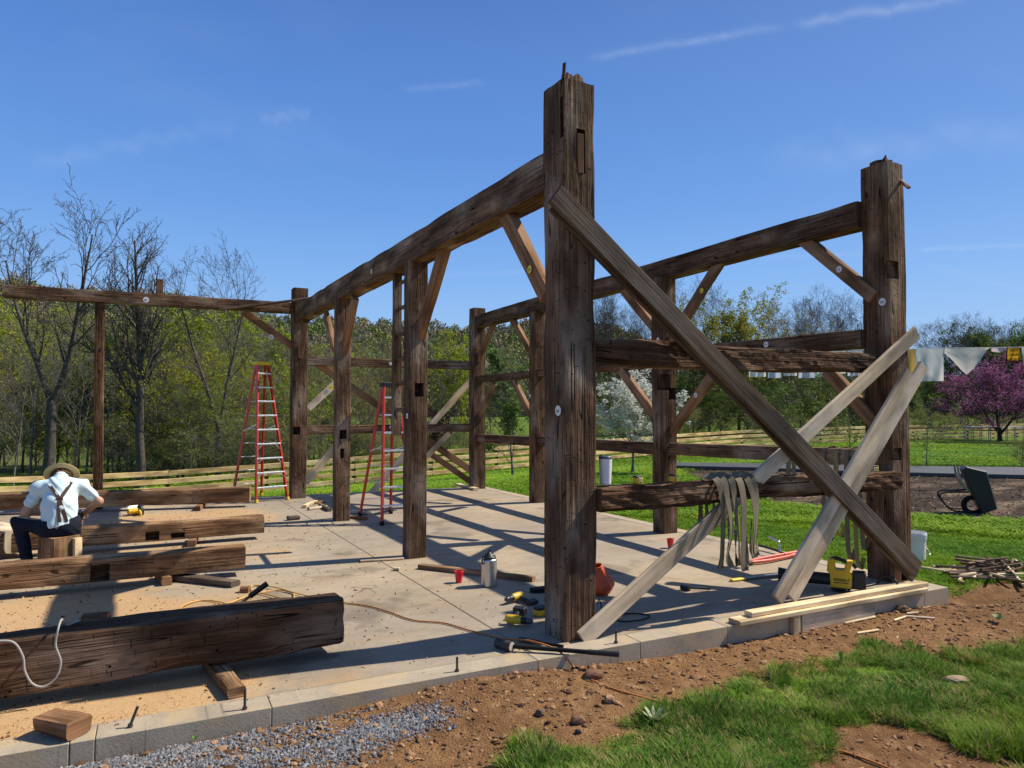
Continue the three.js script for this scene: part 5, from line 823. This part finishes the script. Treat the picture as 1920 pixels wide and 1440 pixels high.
// ================================================================ FENCE, WASHING LINE, TABLE
const flat = (px, d) => { const l = (px - 960) / FPX * d; return [d * Math.sin(YAW) + l * Math.cos(YAW), -d * Math.cos(YAW) + l * Math.sin(YAW)]; };   // a place on the ground: direction and metres ahead
{
  const line = [[-150, 17.8], [0, 19], [300, 21.7], [560, 24], [834, 26.8], [1130, 32], [1400, 40], [1560, 42.5], [1700, 46], [1950, 53]].map(([a, d]) => { const [x, z] = flat(a, d); return V(x, 0, z); });
  const curve = new THREE.CatmullRomCurve3(line, false, 'centripetal'), L = curve.getLength(), n = Math.round(L / 2.9), pts = curve.getSpacedPoints(n);
  const g = thing('board_fence', 'new four board fence running along the lawn behind the frame', 'fence', V(pts[0].x, gH(pts[0].x, pts[0].z), pts[0].z));
  const seg = L / n, bg = [0, 1, 2, 3, 4].map((k) => timberGeo(seg - 0.012, 0.024, 0.155, { seed: 500 + k, rough: 0.003, wane: 0.004, per: 1, step: 0.9 })), pg = timberGeo(1.5, 0.11, 0.11, { seed: 520, rough: 0.004, per: 1, step: 0.5 });
  for (let i = 0; i <= n; i++) {
    const p = pts[i], y = gH(p.x, p.z), q = pts[Math.min(n, i + 1)], pm = new THREE.Mesh(pg, M.dusky), tan = curve.getTangentAt(i / n), nn = V(tan.z, 0, -tan.x);   // nn points away from the slab
    pm.position.set(p.x + nn.x * 0.07, y - 0.5, p.z + nn.z * 0.07); pm.rotation.y = Math.atan2(-tan.z, tan.x); put(pm, g, 'post');
    if (i === n) break;
    for (let b = 0; b < 4; b++) {
      const a = V(p.x, y + 0.16 + b * 0.247, p.z), e = V(q.x, gH(q.x, q.z) + 0.16 + b * 0.247, q.z), d = e.clone().sub(a).normalize(), z = V(d.z, 0, -d.x).normalize(), x = d.clone().cross(z);
      const m = new THREE.Mesh(bg[(i * 3 + b * 2) % 5], M.fenceKinds[(i * 7 + b * 5) % 3]); m.quaternion.setFromRotationMatrix(new THREE.Matrix4().makeBasis(z, d, z.clone().cross(d))); m.position.copy(a).addScaledVector(d, 0.006); put(m, g, 'board');
    }
  }
}
{
  const D = 18, P = (px, py) => { const [x, z] = flat(px, D); const h = (768.2 - py) / FPX; return V(x, EYE + D * h * 1.0, z); }, a = P(1300, 664), b = P(2050, 648);
  const rope = new THREE.Mesh(tubeGeo([a, P(1500, 659), P(1720, 653.5), P(1900, 651), b], 0.006, 60, 5), std([0.7, 0.7, 0.68], 0.6)); rope.name = 'washing_line'; scene.add(rope); tag(rope, 'washing line strung across the garden behind the frame', 'washing line');
  const lineY = (px) => px < 1500 ? lerp(664, 659, (px - 1300) / 200) : px < 1720 ? lerp(659, 653.5, (px - 1500) / 220) : lerp(653.5, 650, (px - 1720) / 200);
  const cloth = (label, x0, x1, low, col, shape = () => 1, o = {}) => {
    const NX = 26, NY = 22, pos = [], uv = [], idx = [], S = x0 * 0.1, A = P(x0, lineY(x0)), B = P(x1, lineY(x1)), away = V(Math.sin(YAW), 0, -Math.cos(YAW));
    for (let j = 0; j <= NY; j++) for (let i = 0; i <= NX; i++) {
      const u = i / NX, v = j / NY, drop = (low - lineY((x0 + x1) / 2)) / FPX * D * shape(u), p = A.clone().lerp(B, u); p.y -= 0.01 + v * drop + (o.sag || 0) * Math.sin(u * Math.PI) * (1 - v) * 0.5;
      const w = v * (0.035 * Math.sin(u * 11 + S + v * 2) + 0.05 * Math.sin(u * 5 + S * 2 - v)) + 0.02 * (n2(u * 6 + S, v * 5, 3) - 0.5) * (0.3 + v); p.addScaledVector(away, w); pos.push(p.x, p.y, p.z); uv.push(u, 1 - v);
    }
    for (let j = 0; j < NY; j++) for (let i = 0; i < NX; i++) { const q = j * (NX + 1) + i; idx.push(q, q + NX + 1, q + 1, q + 1, q + NX + 1, q + NX + 2); }
    const g = new THREE.BufferGeometry(); g.setAttribute('position', new THREE.Float32BufferAttribute(pos, 3)); g.setAttribute('uv', new THREE.Float32BufferAttribute(uv, 2)); g.setIndex(idx); g.computeVertexNormals();
    const m = new THREE.Mesh(g, new THREE.MeshPhysicalMaterial({ color: Array.isArray(col) ? new THREE.Color().setRGB(...col) : 0xffffff, map: Array.isArray(col) ? null : col, roughness: 0.9, side: THREE.DoubleSide, transmission: 0.55, thickness: 0, specularIntensity: 0.2 })); m.name = numbered('hung_cloth'); scene.add(m); tag(m, label, 'cloth', 'washing on the line'); return m;
  };
  const w = [0.80, 0.79, 0.70];
  cloth('mustard cloth hanging beside the right corner post', 1690, 1719, 712, [0.50, 0.33, 0.09]); cloth('white towel hanging next to the mustard cloth', 1722, 1771, 714, w); cloth('cream sheet hung by two corners in a drooping point', 1774, 1858, 702, [0.78, 0.74, 0.62], (u) => 0.06 + 0.94 * Math.max(0, 1 - Math.abs(u - 0.46) / 0.52), { sag: 0 }); cloth('narrow pink white cloth hanging above the purple tree', 1861, 1888, 657, [0.62, 0.52, 0.52], (u) => 0.5 + Math.sin(u * 3.1));
  const pr = tex(96, 128, (u, v) => { const e = Math.min(u, 1 - u, (v) * 1.2, (1 - v) * 1.2); if (e < 0.085) return [0.10, 0.012, 0.018]; const b = Math.hypot((u - 0.5) / 0.3, ((v * 3.2) % 1 - 0.5) / 0.32) < 1 && hash(Math.floor(u * 24), Math.floor(v * 34), 3) > 0.35; return b ? [0.10, 0.05, 0.015] : [0.62, 0.36, 0.015]; }, true);
  cloth('yellow printed cloth with a dark red border', 1890, 1916, 677, pr); cloth('white cloth at the far end of the washing line', 1918, 1975, 684, w);
  for (const [a, b, lo, c, l] of [[1404, 1438, 706, w, 'white'], [1440, 1466, 708, [0.60, 0.66, 0.74], 'pale blue'], [1468, 1496, 704, w, 'ribbed white'], [1498, 1530, 708, [0.62, 0.66, 0.70], 'grey white'], [1532, 1588, 700, w, 'broad white'], [1590, 1618, 704, [0.66, 0.66, 0.62], 'cream'], [1620, 1634, 730, [0.03, 0.28, 0.34], 'teal']]) cloth(l + ' cloth on the washing line seen past the front girt', a, b, lo, c);
}
{
  const [x, z] = flat(1862, 46), g = thing('garden_table', 'long white folding table on the far lawn by the fence', 'table', V(x, gH(x, z), z), -YAW + rad(4)); const m = std([0.62, 0.64, 0.66], 0.5);
  part(g, 'tabletop', box(3.7, 0.05, 0.75, 0.01), m, [0, 0.88, 0]); for (let k = 0; k < 7; k++) for (const s of [-1, 1]) part(g, 'leg', cyl(0.022, 0.022, 0.88, 8), std([0.3, 0.32, 0.33], 0.5), [-1.75 + k * 0.58, 0.44, s * 0.3]);
}
// ================================================================ TREES AND SHRUBS
function treeGeo({ seed, H = 10, r0 = 0.17, straight = 0.9, forkAt = 0, forks = 2, forkSpread = 0.4, first = 0.3, n1 = 14, n2c = 7, n3 = 5, n4 = 3, l1 = 0.42, ang = 0.8, up = 0.35, conic = 0, twig = 0.006, leaves = 0, leafSize = 0.08, leafLow = 0, droop = 0, thick = 1, clump = 1.1 }) {
  const r = rng(seed), lines = [], anchors = [];
  const rndPerp = (d) => { const v = V(r() - 0.5, r() - 0.5, r() - 0.5); return v.addScaledVector(d, -v.dot(d)).normalize(); };
  const grow = (p, d, len, rad0, lev) => {
    const ns = Math.max(lev > 2 ? 2 : 3, Math.ceil(len / (lev === 0 ? 0.6 : 0.35))), pts = [p.clone()], step = len / ns, dir = d.clone(), wob = [0.07 / straight * 0.6, 0.17, 0.24, 0.3, 0.3][lev];
    for (let i = 0; i < ns; i++) { dir.addScaledVector(rndPerp(dir), wob * (0.4 + r())); dir.y += (lev ? up * 0.16 : 0.06) - (lev > 1 ? droop * 0.2 : 0); dir.normalize(); pts.push(pts[pts.length - 1].clone().addScaledVector(dir, step)); }
    const tip = lev === 0 ? rad0 * 0.16 : Math.max(twig * 0.6, rad0 * 0.25); lines.push({ pts, ra: rad0, rb: tip, lev }); return pts;
  };
  const at = (pts, t) => { const f = clamp(t, 0, 0.999) * (pts.length - 1), i = Math.floor(f); return { p: pts[i].clone().lerp(pts[i + 1], f - i), d: pts[i + 1].clone().sub(pts[i]).normalize() }; };
  const kids = (pts, len, rad0, lev, n, from, scale) => {
    for (let k = 0; k < n; k++) {
      const t = from + (1 - from) * (k + 0.2 + 0.8 * r()) / n, q = at(pts, t), a = ang * (0.7 + 0.6 * r()), dd = q.d.clone().multiplyScalar(Math.cos(a)).addScaledVector(rndPerp(q.d), Math.sin(a)).normalize();
      const shape = lev === 1 ? (conic ? lerp(1, 0.34, (t - from) / (1 - from)) : 0.55 + 0.9 * Math.sin(Math.PI * clamp(0.15 + 0.75 * (t - from) / (1 - from)))) : 1 - 0.45 * t;
      const ll = len * scale * shape * (0.65 + 0.6 * r()), rr = Math.max(twig, (lev === 1 ? rad0 * lerp(1, 0.2, t) * 0.5 : rad0 * lerp(0.5, 0.28, t))), c = grow(q.p, dd, ll, rr, lev);
      if (lev >= 2 || !n3) for (let m = 0; m < 3; m++) anchors.push(at(c, 0.4 + 0.6 * r()).p);
      const nn = [0, n2c, n3, n4, 0][lev]; if (nn && ll > 0.12) kids(c, ll, rr, lev + 1, Math.max(1, Math.round(nn * clamp(ll / (H * 0.25 * Math.pow(0.5, lev - 1)), 0.4, 1.3))), 0.22, lev === 1 ? 0.5 : 0.52);
    }
  };
  if (forkAt) {
    const tr = grow(V(0, -0.1, 0), V(0, 1, 0), H * forkAt, r0, 0); lines[0].rb = r0 * 0.78; const e = tr[tr.length - 1];
    kids(tr, H * 0.5, r0 * 0.5, 1, 3, 0.6, l1 * 0.6);
    for (let k = 0; k < forks; k++) { const a = (k / forks) * 6.283 + 0.2, d = V(Math.cos(a) * forkSpread, 1, Math.sin(a) * forkSpread * 0.5).normalize(), ld = grow(e.clone().add(V(0, -0.15, 0)), d, H * (1 - forkAt) * (0.92 + 0.12 * r()), r0 * 0.62, 0); kids(ld, H * (1 - forkAt), r0 * 0.5, 1, Math.round(n1 * 0.8), 0.18, l1); }
  } else { const tr = grow(V(0, -0.1, 0), V(0, 1, 0), H, r0, 0); kids(tr, H, r0, 1, n1, first, l1); }
  const pos = [], idx = [];
  for (const { pts, ra, rb, lev } of lines) {
    const sides = [9, 6, 4, 3, 3][lev], base = pos.length / 3, n = pts.length;
    for (let i = 0; i < n; i++) { const d = (i < n - 1 ? pts[i + 1].clone().sub(pts[i]) : pts[i].clone().sub(pts[i - 1])).normalize(), x = (Math.abs(d.y) > 0.9 ? V(1, 0, 0) : V(0, 1, 0)).cross(d).normalize(), y = d.clone().cross(x); let rr = lerp(ra, rb, i / (n - 1)) * thick; if (lev === 0 && !i && pts[0].y < 0) rr *= 1.45; for (let k = 0; k < sides; k++) { const a = k / sides * 6.283, j = 1 + (lev === 0 ? 0.12 * (hash(k, i, seed) - 0.5) : 0); pos.push(pts[i].x + (x.x * Math.cos(a) + y.x * Math.sin(a)) * rr * j, pts[i].y + (x.y * Math.cos(a) + y.y * Math.sin(a)) * rr * j, pts[i].z + (x.z * Math.cos(a) + y.z * Math.sin(a)) * rr * j); } }
    for (let i = 0; i < n - 1; i++) for (let k = 0; k < sides; k++) { const a = base + i * sides + k, b = base + i * sides + (k + 1) % sides; idx.push(a, b, a + sides, b, b + sides, a + sides); }
  }
  const wood = new THREE.BufferGeometry(); wood.setAttribute('position', new THREE.Float32BufferAttribute(pos, 3)); wood.setIndex(idx); wood.computeVertexNormals();
  let crown = null; if (clump) { const keep = anchors.filter((a) => n2(a.x * clump + a.y * 0.7 + seed, a.z * clump - a.y * 0.6, 19) > 0.46); anchors.splice(0, anchors.length, ...keep); }
  if (leaves && anchors.length) {
    const lp = [], lc = [];
    for (let k = 0; k < leaves; k++) {
      const a = anchors[Math.floor(r() * anchors.length)]; if (a.y < leafLow * H && r() < 0.8) { continue; }
      const c = a.clone().add(V(r() - 0.5, r() - 0.5, r() - 0.5).multiplyScalar(leafSize * 4.2)), s = leafSize * (0.55 + 0.8 * r()), d1 = V(r() - 0.5, r() - 0.6, r() - 0.5).normalize(), d2 = rndPerp(d1), t = r();
      for (const [i, j] of [[-1, 0], [0, -0.62], [1, 0], [-1, 0], [1, 0], [0, 0.62]]) { lp.push(c.x + (d1.x * i + d2.x * j) * s, c.y + (d1.y * i + d2.y * j) * s, c.z + (d1.z * i + d2.z * j) * s); lc.push(t); }
    }
    crown = { lp, lc };
  }
  return { wood, crown };
}
const barkMat = (c) => { const t = tex(64, 128, (u, v) => { const k = 0.7 + 0.6 * (pn(u, v, 20, 9, 4) - 0.5) + 0.4 * (pn(u, v, 8, 30, 5) - 0.5); return c.map((q) => q * k * 1.3); }, true, 1, 1); return new THREE.MeshPhysicalMaterial({ map: t, roughness: 0.95, specularIntensity: 0.2 }); };
const bark = barkMat([0.105, 0.090, 0.075]), barkGrey = barkMat([0.20, 0.178, 0.148]), barkDark = barkMat([0.06, 0.048, 0.042]);
const leafMat = new THREE.MeshPhysicalMaterial({ color: 0xffffff, vertexColors: true, roughness: 0.75, side: THREE.DoubleSide, transmission: 0.5, thickness: 0, specularIntensity: 0.2 });
const leafTints = [[1, 1, 1], [0.78, 0.84, 0.75], [1, 0.9, 0.7], [0.62, 0.74, 0.6], [0.9, 1, 0.8]].map((c) => { const m = leafMat.clone(); m.color.setRGB(...c); return m; });
function addUv(g) { const p = g.attributes.position, u = new Float32Array(p.count * 2); for (let i = 0; i < p.count; i++) { u[2 * i] = Math.atan2(p.getX(i), p.getZ(i)); u[2 * i + 1] = p.getY(i) * 0.8; } g.setAttribute('uv', new THREE.BufferAttribute(u, 2)); return g; }
function treeProto(name, category, o, mat, pal) {
  const { wood, crown } = treeGeo(o), t = new THREE.Group(); t.name = name; t.userData = { category };
  part(t, 'trunk', addUv(wood), mat);
  if (crown) { const c = []; for (const v of crown.lc) { const f = v * (pal.length - 1), i = Math.min(pal.length - 2, Math.floor(f)); c.push(...mix3(pal[i], pal[i + 1], f - i)); } const g = new THREE.BufferGeometry(); g.setAttribute('position', new THREE.Float32BufferAttribute(crown.lp, 3)); g.setAttribute('color', new THREE.Float32BufferAttribute(c, 3)); g.computeVertexNormals(); part(t, 'crown', g, leafMat); }
  const bb = new THREE.Box3().setFromObject(t); return Object.assign(t, { H0: bb.max.y });
}
function plant(proto, px, depth, topPx, label, group, { wide = 1, turn = 0, sink = 0 } = {}) {
  const [x, z] = flat(px, depth), y = gH(x, z), H = EYE + depth * (768.2 - topPx) / FPX - y, s = H / proto.H0, c = proto.clone(); c.name = numbered(proto.name); c.userData = { category: proto.userData.category, label }; if (group) c.userData.group = group;
  c.position.set(x, y - sink, z); c.rotation.y = turn; c.scale.set(s * wide, s, s * wide); scene.add(c); if (group && c.children[1]) { const k = Math.floor(hash(Math.round(px), Math.round(depth), 5) * 5); c.children[1].material = leafTints[k]; c.userData.label = ['bright', 'muted', 'golden tinged', 'darker dull', 'fresh'][k] + ' ' + label; } return c;
}
const YG = [[0.36, 0.40, 0.025], [0.50, 0.52, 0.04], [0.25, 0.32, 0.025]], DG = [[0.09, 0.145, 0.022], [0.16, 0.22, 0.03], [0.12, 0.175, 0.028]], OL = [[0.27, 0.265, 0.06], [0.37, 0.37, 0.08], [0.30, 0.25, 0.10]];
const P = {
  fork: treeProto('bare_tree', 'tree', { thick: 1.2, seed: 11, H: 12, r0: 0.21, forkAt: 0.36, forkSpread: 0.46, n1: 15, n2c: 7, n3: 5, n4: 3, l1: 0.36, ang: 0.62, up: 0.5, twig: 0.009 }, bark),
  cone: treeProto('bare_tree', 'tree', { seed: 27, H: 12, r0: 0.19, first: 0.30, n1: 44, n2c: 7, n3: 5, n4: 2, l1: 0.36, ang: 0.72, up: 0.5, conic: 1, thick: 1.2, twig: 0.008 }, bark),
  twin: treeProto('bare_tree', 'tree', { seed: 35, H: 11, r0: 0.15, thick: 1.25, forkAt: 0.28, forkSpread: 0.26, n1: 15, n2c: 7, n3: 5, n4: 3, l1: 0.34, ang: 0.6, up: 0.5, twig: 0.006 }, bark),
  small: treeProto('bare_tree', 'tree', { seed: 48, H: 9, r0: 0.09, first: 0.2, n1: 22, n2c: 6, n3: 5, n4: 2, l1: 0.36, ang: 0.75, up: 0.4, twig: 0.006 }, barkGrey),
  wideBare: treeProto('bare_tree', 'tree', { seed: 52, H: 11, r0: 0.16, first: 0.18, n1: 26, n2c: 8, n3: 6, n4: 3, l1: 0.46, ang: 0.8, up: 0.42, twig: 0.01 }, bark),
  ygA: treeProto('leafing_tree', 'tree', { seed: 61, H: 9, r0: 0.10, first: 0.22, n1: 26, n2c: 7, n3: 5, n4: 0, l1: 0.42, ang: 0.85, up: 0.25, twig: 0.008, leaves: 7500, leafSize: 0.105 }, bark, YG),
  ygB: treeProto('leafing_tree', 'tree', { seed: 63, H: 8, r0: 0.08, first: 0.05, n1: 30, n2c: 7, n3: 5, n4: 2, l1: 0.46, ang: 0.9, up: 0.2, twig: 0.007, leaves: 5000, leafSize: 0.075 }, barkGrey, YG),
  dg: treeProto('green_tree', 'tree', { seed: 67, H: 8, r0: 0.10, first: 0.12, n1: 26, n2c: 7, n3: 5, n4: 0, l1: 0.44, ang: 0.9, up: 0.2, twig: 0.008, leaves: 9000, leafSize: 0.09 }, barkDark, DG),
  ol: treeProto('budding_tree', 'tree', { seed: 71, H: 9, r0: 0.10, first: 0.10, n1: 28, n2c: 8, n3: 6, n4: 2, l1: 0.36, ang: 0.7, up: 0.4, twig: 0.008, leaves: 4200, leafSize: 0.065 }, barkGrey, OL),
  thicket: treeProto('thicket_shrub', 'shrub', { seed: 77, H: 4.5, r0: 0.05, first: 0.02, n1: 34, n2c: 7, n3: 5, n4: 2, l1: 0.6, ang: 0.95, up: 0.3, twig: 0.006, leaves: 4200, leafSize: 0.06 }, barkGrey, [...YG, ...OL]),
  maple: treeProto('maple_tree', 'tree', { seed: 83, H: 12, r0: 0.2, first: 0.16, n1: 36, n2c: 8, n3: 5, n4: 0, l1: 0.46, ang: 0.75, up: 0.45, twig: 0.01, leaves: 15000, leafSize: 0.12, clump: 0.7 }, bark, [[0.33, 0.32, 0.04], [0.42, 0.385, 0.055], [0.22, 0.25, 0.035]]),
  blossom: treeProto('blossom_tree', 'tree', { seed: 91, H: 3.6, r0: 0.05, first: 0.22, n1: 26, n2c: 7, n3: 4, n4: 0, l1: 0.42, ang: 0.7, up: 0.5, twig: 0.005, leaves: 13000, leafSize: 0.042, clump: 2.2 }, barkGrey, [[0.80, 0.79, 0.74], [0.85, 0.84, 0.81], [0.82, 0.81, 0.76], [0.80, 0.79, 0.75], [0.16, 0.24, 0.04]]),
  redbud: treeProto('redbud_tree', 'tree', { seed: 97, H: 6, r0: 0.16, forkAt: 0.14, forks: 4, forkSpread: 1.0, n1: 16, n2c: 8, n3: 6, n4: 2, l1: 0.62, ang: 0.8, up: 0.15, twig: 0.008, leaves: 17000, leafSize: 0.06, clump: 1.6 }, barkDark, [[0.42, 0.12, 0.30], [0.52, 0.20, 0.42], [0.32, 0.08, 0.21]]),
  young: treeProto('young_tree', 'tree', { seed: 103, H: 3.4, r0: 0.035, first: 0.12, n1: 22, n2c: 6, n3: 4, n4: 0, l1: 0.34, ang: 0.6, up: 0.6, twig: 0.004, leaves: 5200, leafSize: 0.045, clump: 3 }, barkGrey, [[0.10, 0.17, 0.03], [0.17, 0.25, 0.04], [0.20, 0.27, 0.10]]),
  orchard: treeProto('young_tree', 'tree', { seed: 107, H: 3, r0: 0.04, first: 0.3, n1: 10, n2c: 5, n3: 3, n4: 0, l1: 0.6, ang: 0.9, up: 0.3, twig: 0.006, leaves: 900, leafSize: 0.06, thick: 1.1 }, barkGrey, [[0.14, 0.21, 0.03], [0.2, 0.28, 0.04]]),
  plum: treeProto('plum_tree', 'tree', { seed: 109, H: 3.4, r0: 0.05, first: 0.15, n1: 22, n2c: 6, n3: 4, n4: 0, l1: 0.4, ang: 0.7, up: 0.4, twig: 0.005, leaves: 3600, leafSize: 0.05 }, barkDark, [[0.05, 0.018, 0.022], [0.085, 0.03, 0.035]]),
};
const rT = rng(2024), tr = () => rT() * 6.283;
// the big bare trees of the left, each read off the photograph
plant(P.fork, 92, 27, 312, 'tall bare forked tree with a thick trunk beyond the fence', null, { turn: -0.35 });
plant(P.cone, 268, 28.5, 396, 'tall bare tree with one straight trunk and a pointed crown', null, { turn: 1 });
plant(P.twin, 412, 30, 432, 'tall bare twin stemmed tree behind the yellow topped ladder', null, { turn: 0.5 });
for (const [px, d, t] of [[28, 26, 610], [142, 31, 600], [60, 36, 520], [165, 38, 540], [215, 34, 640], [335, 33, 600], [470, 36, 560], [530, 40, 590], [600, 38, 600], [368, 42, 540]]) plant(P.small, px, d, t, 'slender grey bare tree among the leafing trees beyond the fence', 'slender bare trees beyond the fence', { turn: tr() });
const LY = 'loose yellow green leafing tree in the wood beyond the fence', LB = 'sparse yellow green young tree in the wood beyond the fence', LO = 'greyish olive tree just coming into bud in the wood', LD = 'dense dark green tree in the wood beyond the fence', LT = 'low tangled thicket shrub along the edge of the wood';
for (const [px, d, t] of [[-40, 44, 560], [45, 46, 555], [110, 48, 565], [12, 52, 540], [175, 50, 600], [320, 38, 560], [372, 44, 575], [490, 42, 590], [345, 33, 640], [540, 37, 690], [600, 46, 640], [440, 48, 560], [90, 42, 600], [-20, 40, 600]]) plant(P.ygA, px, d, t, LY, 'leafing trees beyond the fence', { turn: tr(), wide: 0.9 + 0.3 * rT() });
for (const [px, d, t] of [[0, 40, 660], [70, 46, 660], [130, 48, 650], [190, 46, 660], [300, 31, 660], [360, 30, 700], [390, 33, 650], [460, 33, 660], [505, 32, 700], [580, 34, 700], [330, 36, 620], [240, 38, 640], [660, 40, 640]]) plant(P.ygB, px, d, t, LB, 'sparse young trees beyond the fence', { turn: tr(), wide: 0.9 + 0.4 * rT() });
for (const [px, d, t] of [[225, 37, 585], [250, 41, 600], [205, 40, 640], [300, 43, 600], [590, 39, 700], [545, 33, 745]]) plant(P.dg, px, d, t, LD, 'dark green trees beyond the fence', { turn: tr() });
for (const [px, d, t] of [[150, 50, 560], [270, 52, 570], [420, 52, 575], [560, 50, 600], [640, 48, 600], [690, 44, 625], [735, 52, 640], [760, 44, 655], [830, 50, 628], [870, 46, 660], [920, 52, 650], [965, 50, 640], [1015, 55, 640], [690, 36, 690], [620, 35, 680], [1060, 56, 620]]) plant(P.ol, px, d, t, LO, 'budding trees behind the fence', { turn: tr(), wide: 0.85 + 0.4 * rT() });
for (let k = 0; k < 34; k++) { const px = -60 + k * 33 + 14 * rT(), d = (px < 560 ? 27.5 : 33) + 7 * rT() + (px < 240 ? 22 : 0); if (px < 240 && k % 2) continue; plant(P.thicket, px, d, (px < 240 ? 770 : 755) + 60 * rT() + (px > 560 ? 15 : 0), LT, 'thicket along the edge of the wood', { turn: tr(), wide: 1.1 + 0.5 * rT() }); }
plant(P.ygA, 838, 42, 612, 'bright yellow green tree seen between two posts', null, { turn: 2 });
plant(P.plum, 806, 30, 722, 'small dark purple leaved tree seen behind the posts', null, { turn: 1 });
plant(P.young, 962, 23, 640, 'slim leafy young tree close behind the far posts', null, { turn: 0.4, wide: 1.15 });
plant(P.blossom, 1185, 22, 672, 'small tree covered in white blossom behind the corner post', null, { turn: 0.2, wide: 1.5 });
plant(P.orchard, 1592, 26, 715, 'thin young tree with few leaves on the lawn', null, { turn: 0.6 });
plant(P.orchard, 1462, 27, 700, 'spreading young tree with fresh leaves behind the braces', null, { turn: 2.2, wide: 1.3 });
plant(P.orchard, 1735, 24, 715, 'young tree with large fresh leaves beside the corner post', null, { turn: 4.1, wide: 0.8 });
// the trees behind the right half
for (const [px, d, t] of [[1145, 60, 520], [1205, 58, 560], [1290, 62, 512], [1500, 66, 552], [1562, 68, 530], [1608, 66, 548], [1100, 58, 540]]) plant(P.wideBare, px, d, t, 'wide bare tree standing behind the fence on the right', 'bare trees behind the right fence', { turn: tr(), wide: 0.75 });
plant(P.maple, 1385, 58, 528, 'round yellow green maple in young leaf behind the fence', null, { turn: 0.8, wide: 1.15 });
for (const [px, d, t] of [[1478, 62, 545], [1330, 66, 620], [1545, 60, 600], [1240, 62, 640], [1610, 60, 620], [1170, 64, 640]]) plant(P.ol, px, d, t, 'tall olive budding tree behind the right fence', 'budding trees behind the right fence', { turn: tr(), wide: 1.0 });
for (const [px, d, t] of [[1300, 54, 690], [1350, 52, 720], [1400, 54, 705], [1450, 52, 715], [1505, 55, 700], [1550, 52, 720], [1600, 55, 690], [1640, 56, 700], [1250, 54, 710], [1150, 56, 720], [1100, 54, 700], [1330, 60, 660], [1430, 60, 670], [1580, 62, 660]]) plant(P.dg, px, d, t, 'dark green tree in the hedgerow behind the right fence', 'hedgerow trees behind the right fence', { turn: tr(), wide: 1.2 });
for (const [px, d, t] of [[1745, 80, 622], [1780, 78, 590], [1815, 82, 585], [1850, 80, 600], [1885, 78, 592], [1925, 80, 610], [1960, 82, 590]]) plant(P.wideBare, px, d, t, 'bare tree in the far row behind the purple tree', 'far row of bare trees', { turn: tr(), wide: 0.9 });
for (const [px, d, t] of [[1862, 76, 598], [1905, 74, 602], [1735, 74, 690], [1770, 72, 700], [1800, 74, 690], [1840, 72, 700], [1935, 72, 640]]) plant(P.dg, px, d, t, 'dark green tree in the far row behind the purple tree', 'far row of green trees', { turn: tr(), wide: 1.1 });
for (let k = 0; k < 26; k++) { const px = 1090 + k * 34 + 12 * rT(), d = 50 + 6 * rT() + (px > 1700 ? 12 : 0); plant(P.thicket, px, d, 752 + 25 * rT(), 'low shrub in the undergrowth behind the right fence', 'undergrowth behind the right fence', { turn: tr(), wide: 1.5 }); }
plant(P.redbud, 1872, 46, 640, 'spreading tree covered in purple pink blossom on the lawn', null, { turn: 0.5, wide: 1.45 });
{ const c = plant(P.thicket, 1912, 24, 812, 'rounded green shrub on the lawn beyond the drive', null, { turn: 1, wide: 0.9 }); }
// ---------------------------------------------------------------- shadows on, draw
scene.traverse((o) => { if (o.isMesh) { o.castShadow = true; o.receiveShadow = true; } });
renderer.render(scene, camera);
